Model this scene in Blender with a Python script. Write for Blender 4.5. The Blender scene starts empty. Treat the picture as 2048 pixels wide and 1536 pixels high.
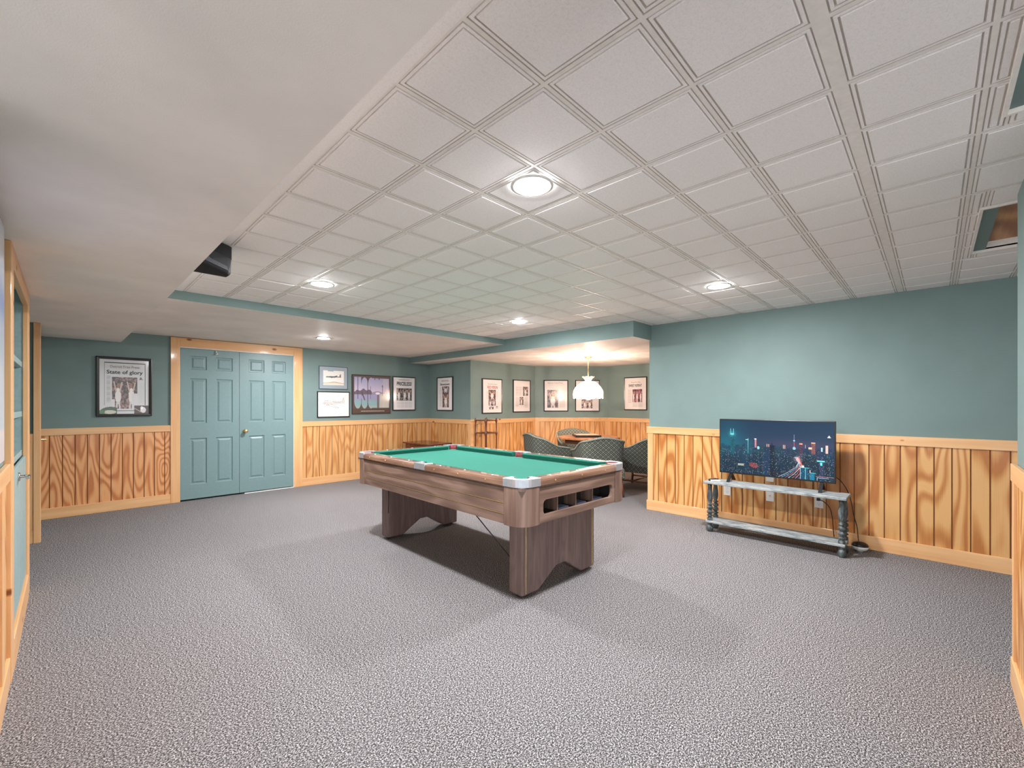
import bpy, bmesh, math, random
import numpy as np
from mathutils import Vector, Matrix
sc = bpy.context.scene
C = sc.collection
PI = math.pi
# ------------------------------------------------------------------ camera, world, exposure
F_PX, HORIZ, YAW = 867.68, 808.37, 0.7717
cam_d = bpy.data.cameras.new('camera'); cam = bpy.data.objects.new('camera', cam_d); C.objects.link(cam)
cam.location = (0, 0, 1.26); cam.rotation_euler = (PI / 2, 0, YAW - PI / 2)
cam_d.sensor_width = 36; cam_d.lens = F_PX / 2048 * 36; cam_d.shift_y = (HORIZ - 768) / 2048
cam_d.clip_start = 0.02; cam_d.clip_end = 60
sc.camera = cam
w = bpy.data.worlds.new('world'); sc.world = w; w.use_nodes = True
bgn = w.node_tree.nodes['Background']; bgn.inputs[0].default_value = (0.92, 0.96, 1.0, 1); bgn.inputs[1].default_value = 1.3  # soft fill light added, entering where walls behind the camera are left out
LAMP_E = 610.0            # radiance of the recessed lamps
PENDANT_W = 50.0
vs = sc.view_settings
vs.view_transform = 'Standard'; vs.look = 'None'; vs.gamma = 1; vs.use_curve_mapping = False; vs.exposure = 1.20
sc.cycles.max_bounces = 10; sc.cycles.diffuse_bounces = 6
sc.cycles.sample_clamp_indirect = 6
CAMXY = (0.0, 0.0)

# ------------------------------------------------------------------ helpers
def lin(c):
    return tuple(((v / 255) / 12.92 if v / 255 <= 0.04045 else ((v / 255 + 0.055) / 1.055) ** 2.4) for v in c)
def L4(c): return (*lin(c), 1)

class N:
    """tiny node-graph writer"""
    def __init__(s, name, rough=0.5, metal=0.0, spec=0.5, coat=0.0):
        s.m = bpy.data.materials.new(name); s.m.use_nodes = True; s.t = s.m.node_tree
        s.b = s.t.nodes['Principled BSDF']; s.out = s.t.nodes['Material Output']
        s.b.inputs['Roughness'].default_value = rough; s.b.inputs['Metallic'].default_value = metal
        s.b.inputs['Specular IOR Level'].default_value = spec; s.b.inputs['Coat Weight'].default_value = coat
        s.b.inputs['Coat Roughness'].default_value = 0.08
    def n(s, typ, **kw):
        x = s.t.nodes.new(typ)
        for k, v in kw.items(): setattr(x, k, v)
        return x
    def l(s, a, b): s.t.links.new(a, b)
    def coord(s, kind='Object', scale=(1, 1, 1), rot=(0, 0, 0), loc=(0, 0, 0)):
        t = s.n('ShaderNodeTexCoord'); m = s.n('ShaderNodeMapping'); s.l(t.outputs[kind], m.inputs['Vector'])
        m.inputs['Scale'].default_value = scale; m.inputs['Rotation'].default_value = rot; m.inputs['Location'].default_value = loc
        return m.outputs[0]
    def noise(s, vec, scale, detail=2, rough=0.5, dist=0.0):
        x = s.n('ShaderNodeTexNoise'); s.l(vec, x.inputs['Vector']); x.inputs['Scale'].default_value = scale
        x.inputs['Detail'].default_value = detail; x.inputs['Roughness'].default_value = rough; x.inputs['Distortion'].default_value = dist
        return x.outputs['Fac']
    def math(s, op, a, b=None, clamp=False):
        x = s.n('ShaderNodeMath', operation=op); x.use_clamp = clamp
        for i, v in enumerate((a, b)):
            if v is None: continue
            if isinstance(v, (int, float)): x.inputs[i].default_value = v
            else: s.l(v, x.inputs[i])
        return x.outputs[0]
    def ramp(s, fac, stops):
        r = s.n('ShaderNodeValToRGB'); s.l(fac, r.inputs[0]); e = r.color_ramp.elements
        while len(e) < len(stops): e.new(0.5)
        for i, (p, c) in enumerate(stops): e[i].position = p; e[i].color = L4(c)
        return r.outputs[0]
    def mix(s, fac, a, b, mode='MIX'):
        x = s.n('ShaderNodeMix', data_type='RGBA', blend_type=mode)
        if isinstance(fac, (int, float)): x.inputs[0].default_value = fac
        else: s.l(fac, x.inputs[0])
        for i, v in ((6, a), (7, b)):
            if isinstance(v, tuple): x.inputs[i].default_value = L4(v)
            else: s.l(v, x.inputs[i])
        return x.outputs[2]
    def base(s, c):
        if isinstance(c, tuple): s.b.inputs['Base Color'].default_value = L4(c)
        else: s.l(c, s.b.inputs['Base Color'])
        return s
    def bump(s, h, strength=0.3, dist=0.005):
        x = s.n('ShaderNodeBump'); s.l(h, x.inputs['Height']); x.inputs['Strength'].default_value = strength
        x.inputs['Distance'].default_value = dist; s.l(x.outputs[0], s.b.inputs['Normal'])
        return s

def plain(name, c, rough=0.5, metal=0.0, spec=0.5, coat=0.0, var=0.04):
    m = N(name, rough, metal, spec, coat); v = m.coord()
    n = m.noise(v, 35, 3)
    d = tuple(max(0, x * (1 - var)) for x in c); u = tuple(min(255, x * (1 + var)) for x in c)
    m.base(m.ramp(n, [(0.3, d), (0.7, u)]))
    return m.m

def grain_mat(name, light, dark, along='z', rough=0.45, bands=26, bold=1.0, knots=False, coat=0.0, freq=1.0, third=None):
    """cathedral wood grain running along one axis"""
    m = N(name, rough, coat=coat)
    st = [5.0 * freq] * 3; st['xyz'.index(along)] = 0.75 * freq
    v = m.coord(scale=tuple(st))
    n1 = m.noise(v, 1.0, 1.2, 0.35, 0.25)
    sn = m.math('SINE', m.math('MULTIPLY', n1, float(bands)))
    s1 = m.math('ADD', m.math('MULTIPLY', sn, 0.5), 0.5)
    st2 = [160.0] * 3; st2['xyz'.index(along)] = 3.0
    n2 = m.noise(m.coord(scale=tuple(st2)), 1.0, 3, 0.6)
    st3 = [26.0] * 3; st3['xyz'.index(along)] = 1.6
    n3 = m.noise(m.coord(scale=tuple(st3)), 1.0, 2, 0.5)
    f = m.math('ADD', m.math('MULTIPLY', s1, 0.55 * bold), m.math('MULTIPLY', n3, 0.75))
    f = m.math('ADD', f, m.math('MULTIPLY', n2, 0.30))
    f = m.math('SUBTRACT', f, 0.27 * bold)
    mid = third or tuple((a + b) / 2 for a, b in zip(light, dark))
    col = m.ramp(f, [(0.22, light), (0.52, mid), (0.85, dark)])
    if knots:
        kv = m.coord(scale=(2.7, 2.7, 5.0)); vo = m.n('ShaderNodeTexVoronoi'); m.l(kv, vo.inputs['Vector']); vo.inputs['Scale'].default_value = 1.0
        k = m.math('LESS_THAN', vo.outputs['Distance'], 0.075)
        kk = m.ramp(vo.outputs['Distance'], [(0.03, (95, 52, 24)), (0.10, (178, 110, 58))])
        halo = m.math('LESS_THAN', vo.outputs['Distance'], 0.10)
        col = m.mix(halo, col, m.mix(k, (196, 132, 74), kk))
    m.base(col); m.bump(n2, 0.12, 0.001)
    return m.m

M = {}
def paint(name, c):
    m = N(name, 0.62, spec=0.35); v = m.coord()
    n = m.noise(v, 3.0, 4); n2 = m.noise(v, 260, 2)
    m.base(m.ramp(n, [(0.3, tuple(x * 0.975 for x in c)), (0.7, tuple(x * 1.025 for x in c))])); m.bump(n2, 0.25, 0.0012)
    return m.m
M['teal'] = paint('teal_wall_paint', (114, 134, 131))
M['teal_cab'] = plain('teal_cabinet_paint', (142, 166, 166), 0.4)
M['teal_door'] = plain('teal_door_paint', (114, 140, 141), 0.42, var=0.015)
M['white'] = paint('white_soffit_paint', (240, 231, 223))
m = N('ceiling_tile', 0.8, spec=0.2); v = m.coord(); n = m.noise(v, 300, 3, 0.6); n4 = m.noise(v, 120, 4, 0.7)
m.base(m.ramp(m.math('ADD', m.math('MULTIPLY', n, 0.5), m.math('MULTIPLY', n4, 0.5)), [(0.34, (234, 229, 226)), (0.5, (246, 241, 239)), (0.7, (249, 246, 244))])); m.bump(n4, 0.2, 0.002); M['tile'] = m.m
M['tbar'] = plain('ceiling_grid_metal', (238, 232, 226), 0.5, var=0.02)
M['groove'] = plain('ceiling_groove', (205, 198, 190), 0.8, var=0.02)
# carpet : flecked grey loop pile
m = N('grey_fleck_carpet', 0.95, spec=0.1); v = m.coord()
a = m.noise(v, 165, 2, 0.7); b = m.noise(m.coord(scale=(1, 2.6, 1), rot=(0, 0, 0.8)), 120, 2, 0.6); c = m.noise(v, 1.3, 2)
f = m.math('ADD', m.math('MULTIPLY', a, 0.6), m.math('MULTIPLY', b, 0.4))
col = m.ramp(f, [(0.39, (22, 21, 22)), (0.46, (66, 64, 65)), (0.52, (122, 119, 119)), (0.60, (202, 198, 197))])
col = m.mix(m.math('MULTIPLY', c, 0.10), col, (150, 146, 148)); m.base(col); m.bump(f, 0.6, 0.008); M['carpet'] = m.m
PL, PD = (232, 182, 124), (202, 130, 64)
def ply(name, light, mid, dark, bands=74.0):
    m = N(name, 0.42, coat=0.15)
    n1 = m.noise(m.coord(scale=(3.4, 3.4, 0.62)), 1.0, 1.6, 0.42, 0.35)
    sn = m.math('ADD', m.math('MULTIPLY', m.math('SINE', m.math('MULTIPLY', n1, bands)), 0.5), 0.5)
    sn = m.math('POWER', sn, 1.5)
    n2 = m.noise(m.coord(scale=(170, 170, 3)), 1.0, 3, 0.6); n3 = m.noise(m.coord(scale=(2.2, 2.2, 0.7)), 1.0, 2)
    f = m.math('ADD', m.math('MULTIPLY', sn, 0.62), m.math('MULTIPLY', n2, 0.34)); f = m.math('ADD', f, m.math('MULTIPLY', m.math('SUBTRACT', n3, 0.5), 0.5))
    m.base(m.ramp(f, [(0.20, light), (0.46, mid), (0.78, dark)])); m.bump(n2, 0.12, 0.001); return m.m
M['ply'] = ply('pine_plywood_panel', (214, 164, 104), (200, 142, 80), (174, 108, 50))
M['plyf'] = ply('fine_pine_plywood', (214, 164, 108), (206, 152, 94), (190, 130, 74))
M['plyl'] = ply('orange_pine_plywood', (222, 162, 108), (212, 144, 88), (186, 114, 62), 135.0)
M['plygroove'] = plain('shaded_stained_groove', (132, 78, 38), 0.7)  # groove shade put into the colour, along with pooled stain
M['pine_x'] = grain_mat('knotty_pine_along_x', (228, 184, 134), (208, 150, 96), 'x', 0.42, 9, 0.35, True, 0.15)
M['pine_y'] = grain_mat('knotty_pine_along_y', (228, 184, 134), (208, 150, 96), 'y', 0.42, 9, 0.35, True, 0.15)
M['pine_z'] = grain_mat('knotty_pine_upright', (228, 184, 134), (208, 150, 96), 'z', 0.42, 9, 0.35, True, 0.15)
M['wal_y'] = grain_mat('walnut_laminate_long', (150, 124, 110), (92, 70, 60), 'y', 0.38, 22, 0.5, freq=2.2)
M['wal_x'] = grain_mat('walnut_laminate_cross', (150, 124, 110), (92, 70, 60), 'x', 0.38, 22, 0.5, freq=2.2)
M['wal_z'] = grain_mat('walnut_laminate_upright', (148, 122, 108), (94, 72, 62), 'z', 0.38, 22, 0.4, freq=2.2)
M['rail_y'] = grain_mat('polished_rail_long', (158, 124, 104), (98, 70, 58), 'y', 0.16, 22, 0.5, freq=2.2, coat=0.6)
M['rail_x'] = grain_mat('polished_rail_cross', (158, 124, 104), (98, 70, 58), 'x', 0.16, 22, 0.5, freq=2.2, coat=0.6)
M['legwood'] = grain_mat('dark_laminate_leg', (138, 116, 110), (98, 80, 76), 'z', 0.5, 30, 0.3, freq=3)
M['alum'] = plain('brushed_aluminium', (186, 192, 200), 0.34, 0.65, var=0.03)
M['brass'] = plain('brass', (228, 200, 146), 0.25, 0.85)
M['chrome'] = plain('satin_nickel', (205, 203, 198), 0.18, 1.0, var=0.01)
m = N('green_felt', 0.95, spec=0.08); v = m.coord(); n = m.noise(v, 240, 3); m.base(m.ramp(n, [(0.3, (46, 108, 94)), (0.7, (58, 122, 106))])); M['felt'] = m.m
m = N('green_cushion_cloth', 0.95, spec=0.08); v = m.coord(); n = m.noise(v, 240, 3); m.base(m.ramp(n, [(0.3, (36, 100, 86)), (0.7, (48, 114, 98))])); M['cushion'] = m.m
M['leather'] = plain('burgundy_leather', (112, 32, 34), 0.45)
M['black'] = plain('black_plastic', (20, 20, 22), 0.35)
M['blackframe'] = plain('black_frame', (24, 22, 22), 0.3, coat=0.3)
M['dark'] = plain('dark_cavity', (34, 30, 28), 0.9)
M['bluepad'] = plain('pale_blue_tray', (130, 142, 172), 0.6)
M['whitepl'] = plain('white_plastic', (228, 226, 222), 0.35, var=0.01)
M['mahog'] = grain_mat('mahogany_dark', (120, 52, 34), (66, 26, 18), 'x', 0.25, 20, 0.4, coat=0.4)
M['rackwood'] = plain('dark_turned_wood', (98, 52, 34), 0.35, coat=0.3)
M['tabletop'] = grain_mat('warm_oak_top', (204, 138, 92), (168, 100, 60), 'x', 0.3, 16, 0.4, coat=0.3)
# distressed grey paint
m = N('distressed_grey_paint', 0.55); v = m.coord(scale=(7, 1.5, 7)); n = m.noise(v, 6, 5, 0.7)
m.base(m.ramp(n, [(0.34, (80, 88, 92)), (0.46, (128, 136, 138)), (0.60, (168, 170, 168)), (0.75, (100, 92, 82))])); m.bump(n, 0.2, 0.002); M['distress'] = m.m
m = N('distressed_grey_turned', 0.5); v = m.coord(scale=(8, 8, 2)); n = m.noise(v, 7, 5, 0.7)
m.base(m.ramp(n, [(0.34, (36, 42, 46)), (0.5, (66, 74, 76)), (0.66, (112, 120, 118)), (0.76, (60, 48, 38))])); M['turned'] = m.m
# upholstery lattice from UV
m = N('green_diamond_upholstery', 0.9, spec=0.1); t = m.n('ShaderNodeTexCoord'); mp = m.n('ShaderNodeMapping'); m.l(t.outputs['UV'], mp.inputs[0])
mp.inputs['Rotation'].default_value = (0, 0, PI / 4); mp.inputs['Scale'].default_value = (21, 21, 21)
se = m.n('ShaderNodeSeparateXYZ'); m.l(mp.outputs[0], se.inputs[0])
def tri(x): return m.math('ABSOLUTE', m.math('SUBTRACT', m.math('FRACT', x), 0.5))
mx = m.math('MAXIMUM', tri(se.outputs[0]), tri(se.outputs[1])); edge = m.math('GREATER_THAN', mx, 0.40); dot = m.math('LESS_THAN', mx, 0.14)
col = m.mix(edge, (60, 68, 64), (124, 122, 110)); col = m.mix(dot, col, (118, 120, 108)); m.base(col); M['uphol'] = m.m
M['piping'] = plain('grey_green_piping', (128, 130, 118), 0.9)
# attribute painted artwork
def attr_mat(name, emit=0.0, rough=0.5, coat=0.0):
    m = N(name, rough, coat=coat); a = m.n('ShaderNodeAttribute'); a.attribute_name = 'art'
    if emit:
        m.b.inputs['Base Color'].default_value = (0.01, 0.01, 0.012, 1); m.l(a.outputs[0], m.b.inputs['Emission Color']); m.b.inputs['Emission Strength'].default_value = emit
        m.b.inputs['Roughness'].default_value = 0.25
    else: m.l(a.outputs[0], m.b.inputs['Base Color'])
    return m.m
M['art'] = attr_mat('printed_art_under_glass', 0, 0.6, 0.7)
M['screen'] = attr_mat('lit_screen', 0.58); M['screen'].node_tree.nodes['Principled BSDF'].inputs['Specular IOR Level'].default_value = 0.15
M['ink'] = plain('black_ink', (22, 20, 20), 0.6)
M['redink'] = plain('red_ink', (196, 92, 84), 0.6)
M['greyink'] = plain('grey_ink', (120, 116, 114), 0.6)
def emis(name, c, e):
    m = N(name); m.b.inputs['Base Color'].default_value = (0.8, 0.8, 0.8, 1); m.b.inputs['Emission Color'].default_value = L4(c); m.b.inputs['Emission Strength'].default_value = e
    return m.m
M['lens'] = emis('lamp_lens', (247, 247, 250), LAMP_E)
M['bulb'] = emis('frosted_bulb', (255, 226, 196), 6)

def box(bm, x0, x1, y0, y1, z0, z1, mi=0):
    vs = [bm.verts.new((x, y, z)) for x in (x0, x1) for y in (y0, y1) for z in (z0, z1)]
    fs = []
    for q in ((0, 1, 3, 2), (4, 6, 7, 5), (0, 4, 5, 1), (2, 3, 7, 6), (0, 2, 6, 4), (1, 5, 7, 3)):
        f = bm.faces.new([vs[i] for i in q]); f.material_index = mi; fs.append(f)
    return fs
def prism(bm, pts, a, b, axis='z', mi=0):
    """polygon pts (2D) extruded between a and b along axis. axis x: pts=(y,z); y: (x,z); z: (x,y)"""
    def P(p, c): return {'z': (p[0], p[1], c), 'y': (p[0], c, p[1]), 'x': (c, p[0], p[1])}[axis]
    v0 = [bm.verts.new(P(p, a)) for p in pts]; v1 = [bm.verts.new(P(p, b)) for p in pts]
    n = len(pts); fs = [bm.faces.new(v0), bm.faces.new(list(reversed(v1)))]
    for i in range(n): fs.append(bm.faces.new((v0[i], v1[i], v1[(i + 1) % n], v0[(i + 1) % n])))
    for f in fs: f.material_index = mi
    return fs
def lathe(bm, prof, cx=0, cy=0, seg=24, axis='z', mi=0, close=True):
    """prof = [(r, h)...]"""
    rings = []
    for r, h in prof:
        ring = []
        for k in range(seg):
            t = 2 * PI * k / seg; a, b = r * math.cos(t), r * math.sin(t)
            p = {'z': (cx + a, cy + b, h), 'y': (cx + a, h, cy + b), 'x': (h, cx + a, cy + b)}[axis]
            ring.append(bm.verts.new(p))
        rings.append(ring)
    for i in range(len(rings) - 1):
        for k in range(seg):
            f = bm.faces.new((rings[i][k], rings[i][(k + 1) % seg], rings[i + 1][(k + 1) % seg], rings[i + 1][k])); f.smooth = True; f.material_index = mi
    if close:
        for ring in (rings[0], rings[-1]):
            f = bm.faces.new(ring); f.material_index = mi
def tube(bm, pts, r, seg=8, cap=True):
    pts = [Vector(p) for p in pts]; rings = []
    for i, p in enumerate(pts):
        d = (pts[min(i + 1, len(pts) - 1)] - pts[max(i - 1, 0)]).normalized()
        up = Vector((0, 0, 1)) if abs(d.z) < 0.9 else Vector((1, 0, 0))
        a = d.cross(up).normalized(); b = d.cross(a).normalized()
        rr = r[i] if isinstance(r, (list, tuple)) else r
        rings.append([bm.verts.new(p + (a * math.cos(2 * PI * k / seg) + b * math.sin(2 * PI * k / seg)) * rr) for k in range(seg)])
    for i in range(len(rings) - 1):
        for k in range(seg):
            f = bm.faces.new((rings[i][k], rings[i][(k + 1) % seg], rings[i + 1][(k + 1) % seg], rings[i + 1][k])); f.smooth = True
    if cap: bm.faces.new(rings[0]); bm.faces.new(rings[-1])
def smooth_path(pts, n=6):
    """Catmull-Rom"""
    P = [Vector(p) for p in pts]; P = [2 * P[0] - P[1]] + P + [2 * P[-1] - P[-2]]; out = []
    for i in range(1, len(P) - 2):
        for k in range(n):
            t = k / n; a, b, c, d = P[i - 1], P[i], P[i + 1], P[i + 2]
            out.append(0.5 * ((2 * b) + (c - a) * t + (2 * a - 5 * b + 4 * c - d) * t * t + (-a + 3 * b - 3 * c + d) * t ** 3))
    out.append(P[-2]); return out
def obj(name, bm, mat, parent=None, bevel=0, seg=2, angle=0.6, normals=True):
    if normals: bmesh.ops.recalc_face_normals(bm, faces=bm.faces)
    me = bpy.data.meshes.new(name); bm.to_mesh(me); bm.free()
    for mm in (mat if isinstance(mat, (list, tuple)) else [mat]): me.materials.append(mm)
    o = bpy.data.objects.new(name, me); C.objects.link(o)
    if parent: o.parent = parent
    if bevel:
        b = o.modifiers.new('bevel', 'BEVEL'); b.width = bevel; b.segments = seg; b.limit_method = 'ANGLE'; b.angle_limit = angle; b.harden_normals = False
    return o
def tag(o, label=None, cat=None, group=None, kind=None):
    if label: o['label'] = label
    if cat: o['category'] = cat
    if group: o['group'] = group
    if kind: o['kind'] = kind
    return o
def thing(name, label, cat, loc=(0, 0, 0), rotz=0, group=None):
    o = bpy.data.objects.new(name, None); C.objects.link(o); o.empty_display_size = 0.1
    o.location = loc; o.rotation_euler = (0, 0, rotz); return tag(o, label, cat, group)
def struct(name, bm, mat, label, cat, **k):
    return tag(obj(name, bm, mat, **k), label, cat, kind='structure')
def dup(root, loc=None, rotz=None, label=None):
    r = root.copy(); C.objects.link(r)
    if loc is not None: r.location = loc
    if rotz is not None: r.rotation_euler = (0, 0, rotz)
    if label: r['label'] = label
    for ch in list(root.children):
        c = ch.copy(); C.objects.link(c); c.parent = r
        for g in ch.children:
            d = g.copy(); C.objects.link(d); d.parent = c
    return r
def NB(): return bmesh.new()
def light_faces(bm, fn):
    for f in bm.faces: f.material_index = fn(f)

# ------------------------------------------------------------------ room constants
ZC = 2.20; XW = 4.866; YD = 6.958; RT = 0.992
# floor
bm = NB(); box(bm, -3.2, 8.2, -4.2, 7.6, -0.12, 0); struct('floor', bm, M['carpet'], 'grey flecked carpet covering the whole floor', 'floor')

# tiled ceiling
GX0, GXP, GY0, GYP = 0.672, 0.3086, 0.822, 0.3109
HOLES = [(3.07, 3.915, -0.52, -0.17), (1.25, 2.11, -0.52, -0.17)]
xs = [0.40] + [GX0 + GXP * i for i in range(0, 14)] + [4.99]
ys = [GY0 + GYP * j for j in range(-9, 12)] + [4.50]
bm = NB()
def cell(x0, x1, y0, y1, wl=0.0065, wr=0.0065, wb=0.0065, wt=0.0065):
    prof = [(-1, 2.2005, 1), (0, 2.2005, 1), (0.001, 2.205, 2), (0.0035, 2.205, 2), (0.0045, 2.2005, 0), (0.0125, 2.2005, 0), (0.0135, 2.2045, 2), (0.0165, 2.2045, 2), (0.0185, 2.1992, 0)]
    prev = None
    for k, (d, z, mi) in enumerate(prof):
        if k == 0: a0, a1, b0, b1 = x0, x1, y0, y1
        else: a0, a1, b0, b1 = x0 + wl + d, x1 - wr - d, y0 + wb + d, y1 - wt - d
        if a1 <= a0 or b1 <= b0: return
        ring = [bm.verts.new(p) for p in ((a0, b0, z), (a1, b0, z), (a1, b1, z), (a0, b1, z))]
        if prev:
            for q in range(4):
                f = bm.faces.new((prev[q], prev[(q + 1) % 4], ring[(q + 1) % 4], ring[q])); f.material_index = mi
        prev = ring
    f = bm.faces.new(prev); f.material_index = 0
for i in range(len(xs) - 1):
    for j in range(len(ys) - 1):
        x0, x1, y0, y1 = xs[i], xs[i + 1], ys[j], ys[j + 1]
        if i == 0:
            bm.faces.new([bm.verts.new(p) for p in ((x0, y0, 2.2), (x1, y0, 2.2), (x1, y1, 2.2), (x0, y1, 2.2))]); continue
        if y1 < -0.05:      # cut the cells round the two hatches
            ov = [h for h in HOLES if x1 > h[0] + 0.001 and x0 < h[1] - 0.001 and y1 > h[2] + 0.001 and y0 < h[3] - 0.001]
            if ov:
                h = ov[0]
                if y1 > h[3] + 0.03: cell(x0, x1, max(y0, h[3]), y1, wb=0.001)
                if x0 < h[0] - 0.03: cell(x0, h[0], y0, min(y1, h[3]), wr=0.001)
                if x1 > h[1] + 0.03: cell(h[1], x1, y0, min(y1, h[3]), wl=0.001)
                if y0 < h[2] - 0.03: cell(x0, x1, y0, h[2])
                continue
        wb = 0.019 if abs(y0 - (GY0 - 2 * GYP)) < 0.01 else 0.0065
        wt = 0.019 if abs(y1 - (GY0 - 2 * GYP)) < 0.01 else 0.0065
        cell(x0, x1, y0, y1, wb=wb, wt=wt)
struct('ceiling', bm, [M['tile'], M['tbar'], M['groove']], 'white textured ceiling tiles set in a square beige grid', 'ceiling', normals=False)
bm = NB()
for (a0, a1, b0, b1) in ((0.45, 4.9, -0.17, -0.08), (0.45, 4.9, -0.86, -0.52), (0.45, 1.25, -0.52, -0.17), (2.11, 3.07, -0.52, -0.17), (3.915, 4.9, -0.52, -0.17)): box(bm, a0, a1, b0, b1, 2.2065, 2.215)
struct('ceiling', bm, M['tile'], 'plain ceiling filler strips round the two hatches', 'ceiling')
# slab above tiles
bm = NB(); box(bm, -3.2, 8.2, -4.2, 7.6, 2.42, 2.5); struct('ceiling', bm, M['white'], 'ceiling slab above the tiles and soffits', 'ceiling')
# hatches
for (x0, x1, y0, y1), kind in zip(HOLES, ('wood', 'teal')):
    t = thing('ceiling_hatch', 'open ceiling hatch showing wood-grained board beside the right wall' if kind == 'wood' else 'open ceiling hatch with teal inside at the upper right edge', 'hatch', (0, 0, 0))
    bm = NB()
    for a in ((x0 - 0.012, x0, y0 - .012, y1 + .012), (x1, x1 + 0.012, y0 - .012, y1 + .012), (x0, x1, y0 - .012, y0), (x0, x1, y1, y1 + .012)):
        box(bm, *a, 2.19, 2.30)
    obj('frame', bm, M['tbar'], t)
    bm = NB(); box(bm, x0, x1, y1 - 0.055, y1, 2.205, 2.30); obj('side_strip', bm, M['teal'], t)
    bm = NB(); box(bm, x0, x1, y0, y1 - 0.055, 2.25, 2.30); obj('back_board', bm, M['ply_x'] if kind == 'woodx' else (M['mahog'] if False else (M['pine_x'] if False else (grain_mat('hatch_plywood', (206, 150, 96), (150, 92, 48), 'x', 0.4, 40, 1.1) if kind == 'wood' else M['teal']))), t)

# soffits (drywall)
def soffit(name, pts, z0, label, z1=2.42, teal_sides=True):
    bm = NB(); fs = prism(bm, pts, z0, z1); bmesh.ops.recalc_face_normals(bm, faces=bm.faces)
    for f in bm.faces: f.material_index = 1 if (abs(f.normal.z) < 0.5 and teal_sides) else 0
    return struct(name, bm, [M['white'], M['teal']], label, 'ceiling')
soffit('ceiling', [(-3.2, -4.2), (0.51, -4.2), (0.503, 0), (0.490, 4.48), (0.450, 7.5), (-3.2, 7.5)], 2.0, 'wide low white soffit along the left side of the room', teal_sides=False)
soffit('ceiling', [(0.47, 4.48), (4.45, 4.48), (4.45, 7.3), (0.47, 7.3)], 2.125, 'white soffit over the double doors with a teal edge')
soffit('ceiling', [(4.441, 2.42), (7.9, 2.42), (7.9, 7.3), (4.441, 7.3)], 2.02, 'white alcove soffit with a teal beam face')
# small seam marks of the soffit edge angle
bm = NB()
for i in range(14):
    y = GY0 + GYP * i
    if y < 4.4: box(bm, 0.535, 0.585, y - 0.001, y + 0.001, 2.1985, 2.1998); box(bm, 0.530, 0.565, y + 0.012, y + 0.0135, 2.1985, 2.1998)
struct('trim_1', bm, plain('dark_edge_slit', (70, 62, 56), 0.8), 'thin dark edge clips between left soffit and ceiling tiles', 'trim')

# walls
def wall(name, pts, z0, z1, label, mat=None):
    bm = NB(); prism(bm, pts, z0, z1); return struct(name, bm, mat or M['teal'], label, 'wall')
def rect(x0, x1, y0, y1): return [(x0, y0), (x1, y0), (x1, y1), (x0, y1)]
PO = 0.008
bm = NB(); box(bm, -0.3, 1.02, YD + PO, YD + .15, 0, 2.3); box(bm, 2.405, 5.0, YD + PO, YD + .15, 0, 2.3); box(bm, 1.02, 2.405, YD + PO, YD + .15, 2.0, 2.3)
struct('wall_back', bm, M['teal'], 'teal back wall with the double doors', 'wall')
wall('wall_right', rect(XW + PO, 4.99, -4.2, 2.445), 0, 2.4, 'teal wall behind the television')
wall('wall_alcove_return', rect(4.86, 4.98, 5.86, YD + 0.15), 0, 2.4, 'short teal return wall beside the alcove')
wall('wall_light_block', rect(2.2, 4.99, -2.3, -2.2), 0, 2.4, 'unseen teal wall added to block light from the side area behind the right wall end')  # unseen, added to keep world light off the television wall
wall('wall_alcove_left', rect(4.86, 6.56, 5.72 + PO, 5.86), 0, 2.4, 'alcove left wall with two framed front pages')
A2 = Vector((6.538, 5.72)); B2 = Vector((7.574, 4.684)); nn = Vector((1, 1)).normalized()
wall('wall_alcove_back', [tuple(A2 + nn * PO), tuple(B2 + nn * PO), tuple(B2 + nn * 0.15), tuple(A2 + nn * 0.15)], 0, 2.4, 'angled alcove wall with two framed front pages')
wall('wall_alcove_right', rect(7.574 + PO, 7.72, 1.4, 4.70), 0, 2.4, 'far alcove wall with one framed front page')
wall('wall_alcove_end', rect(4.98, 7.72, 1.3, 1.42), 0, 2.4, 'unseen alcove end wall added to contain light, behind the television wall')  # unseen, added to hold light inside the alcove
wall('wall_left', rect(-0.34, -0.195, 1.6, 2.99), 0, 2.3, 'left wall beside the camera behind the poster')
bm = NB(); box(bm, -0.62, -0.195, 4.34, 4.39, 0, 2.3); box(bm, -1.0, -0.9, 4.34, 5.9, 0, 2.3); box(bm, -0.9, -0.62, 4.34, 4.39, 0, 2.3)
struct('wall_left_recess', bm, M['teal'], 'recess in the left wall behind the built-in shelves', 'wall')
wall('wall_left_far', rect(-1.0, -0.195, 5.862, YD + .15), 0, 2.3, 'teal wall pier at the far left corner')
wall('wall_near', rect(2.2, 2.972, -0.40, -0.268), 0, 2.4, 'teal wall end at the right edge beside the camera')

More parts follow.
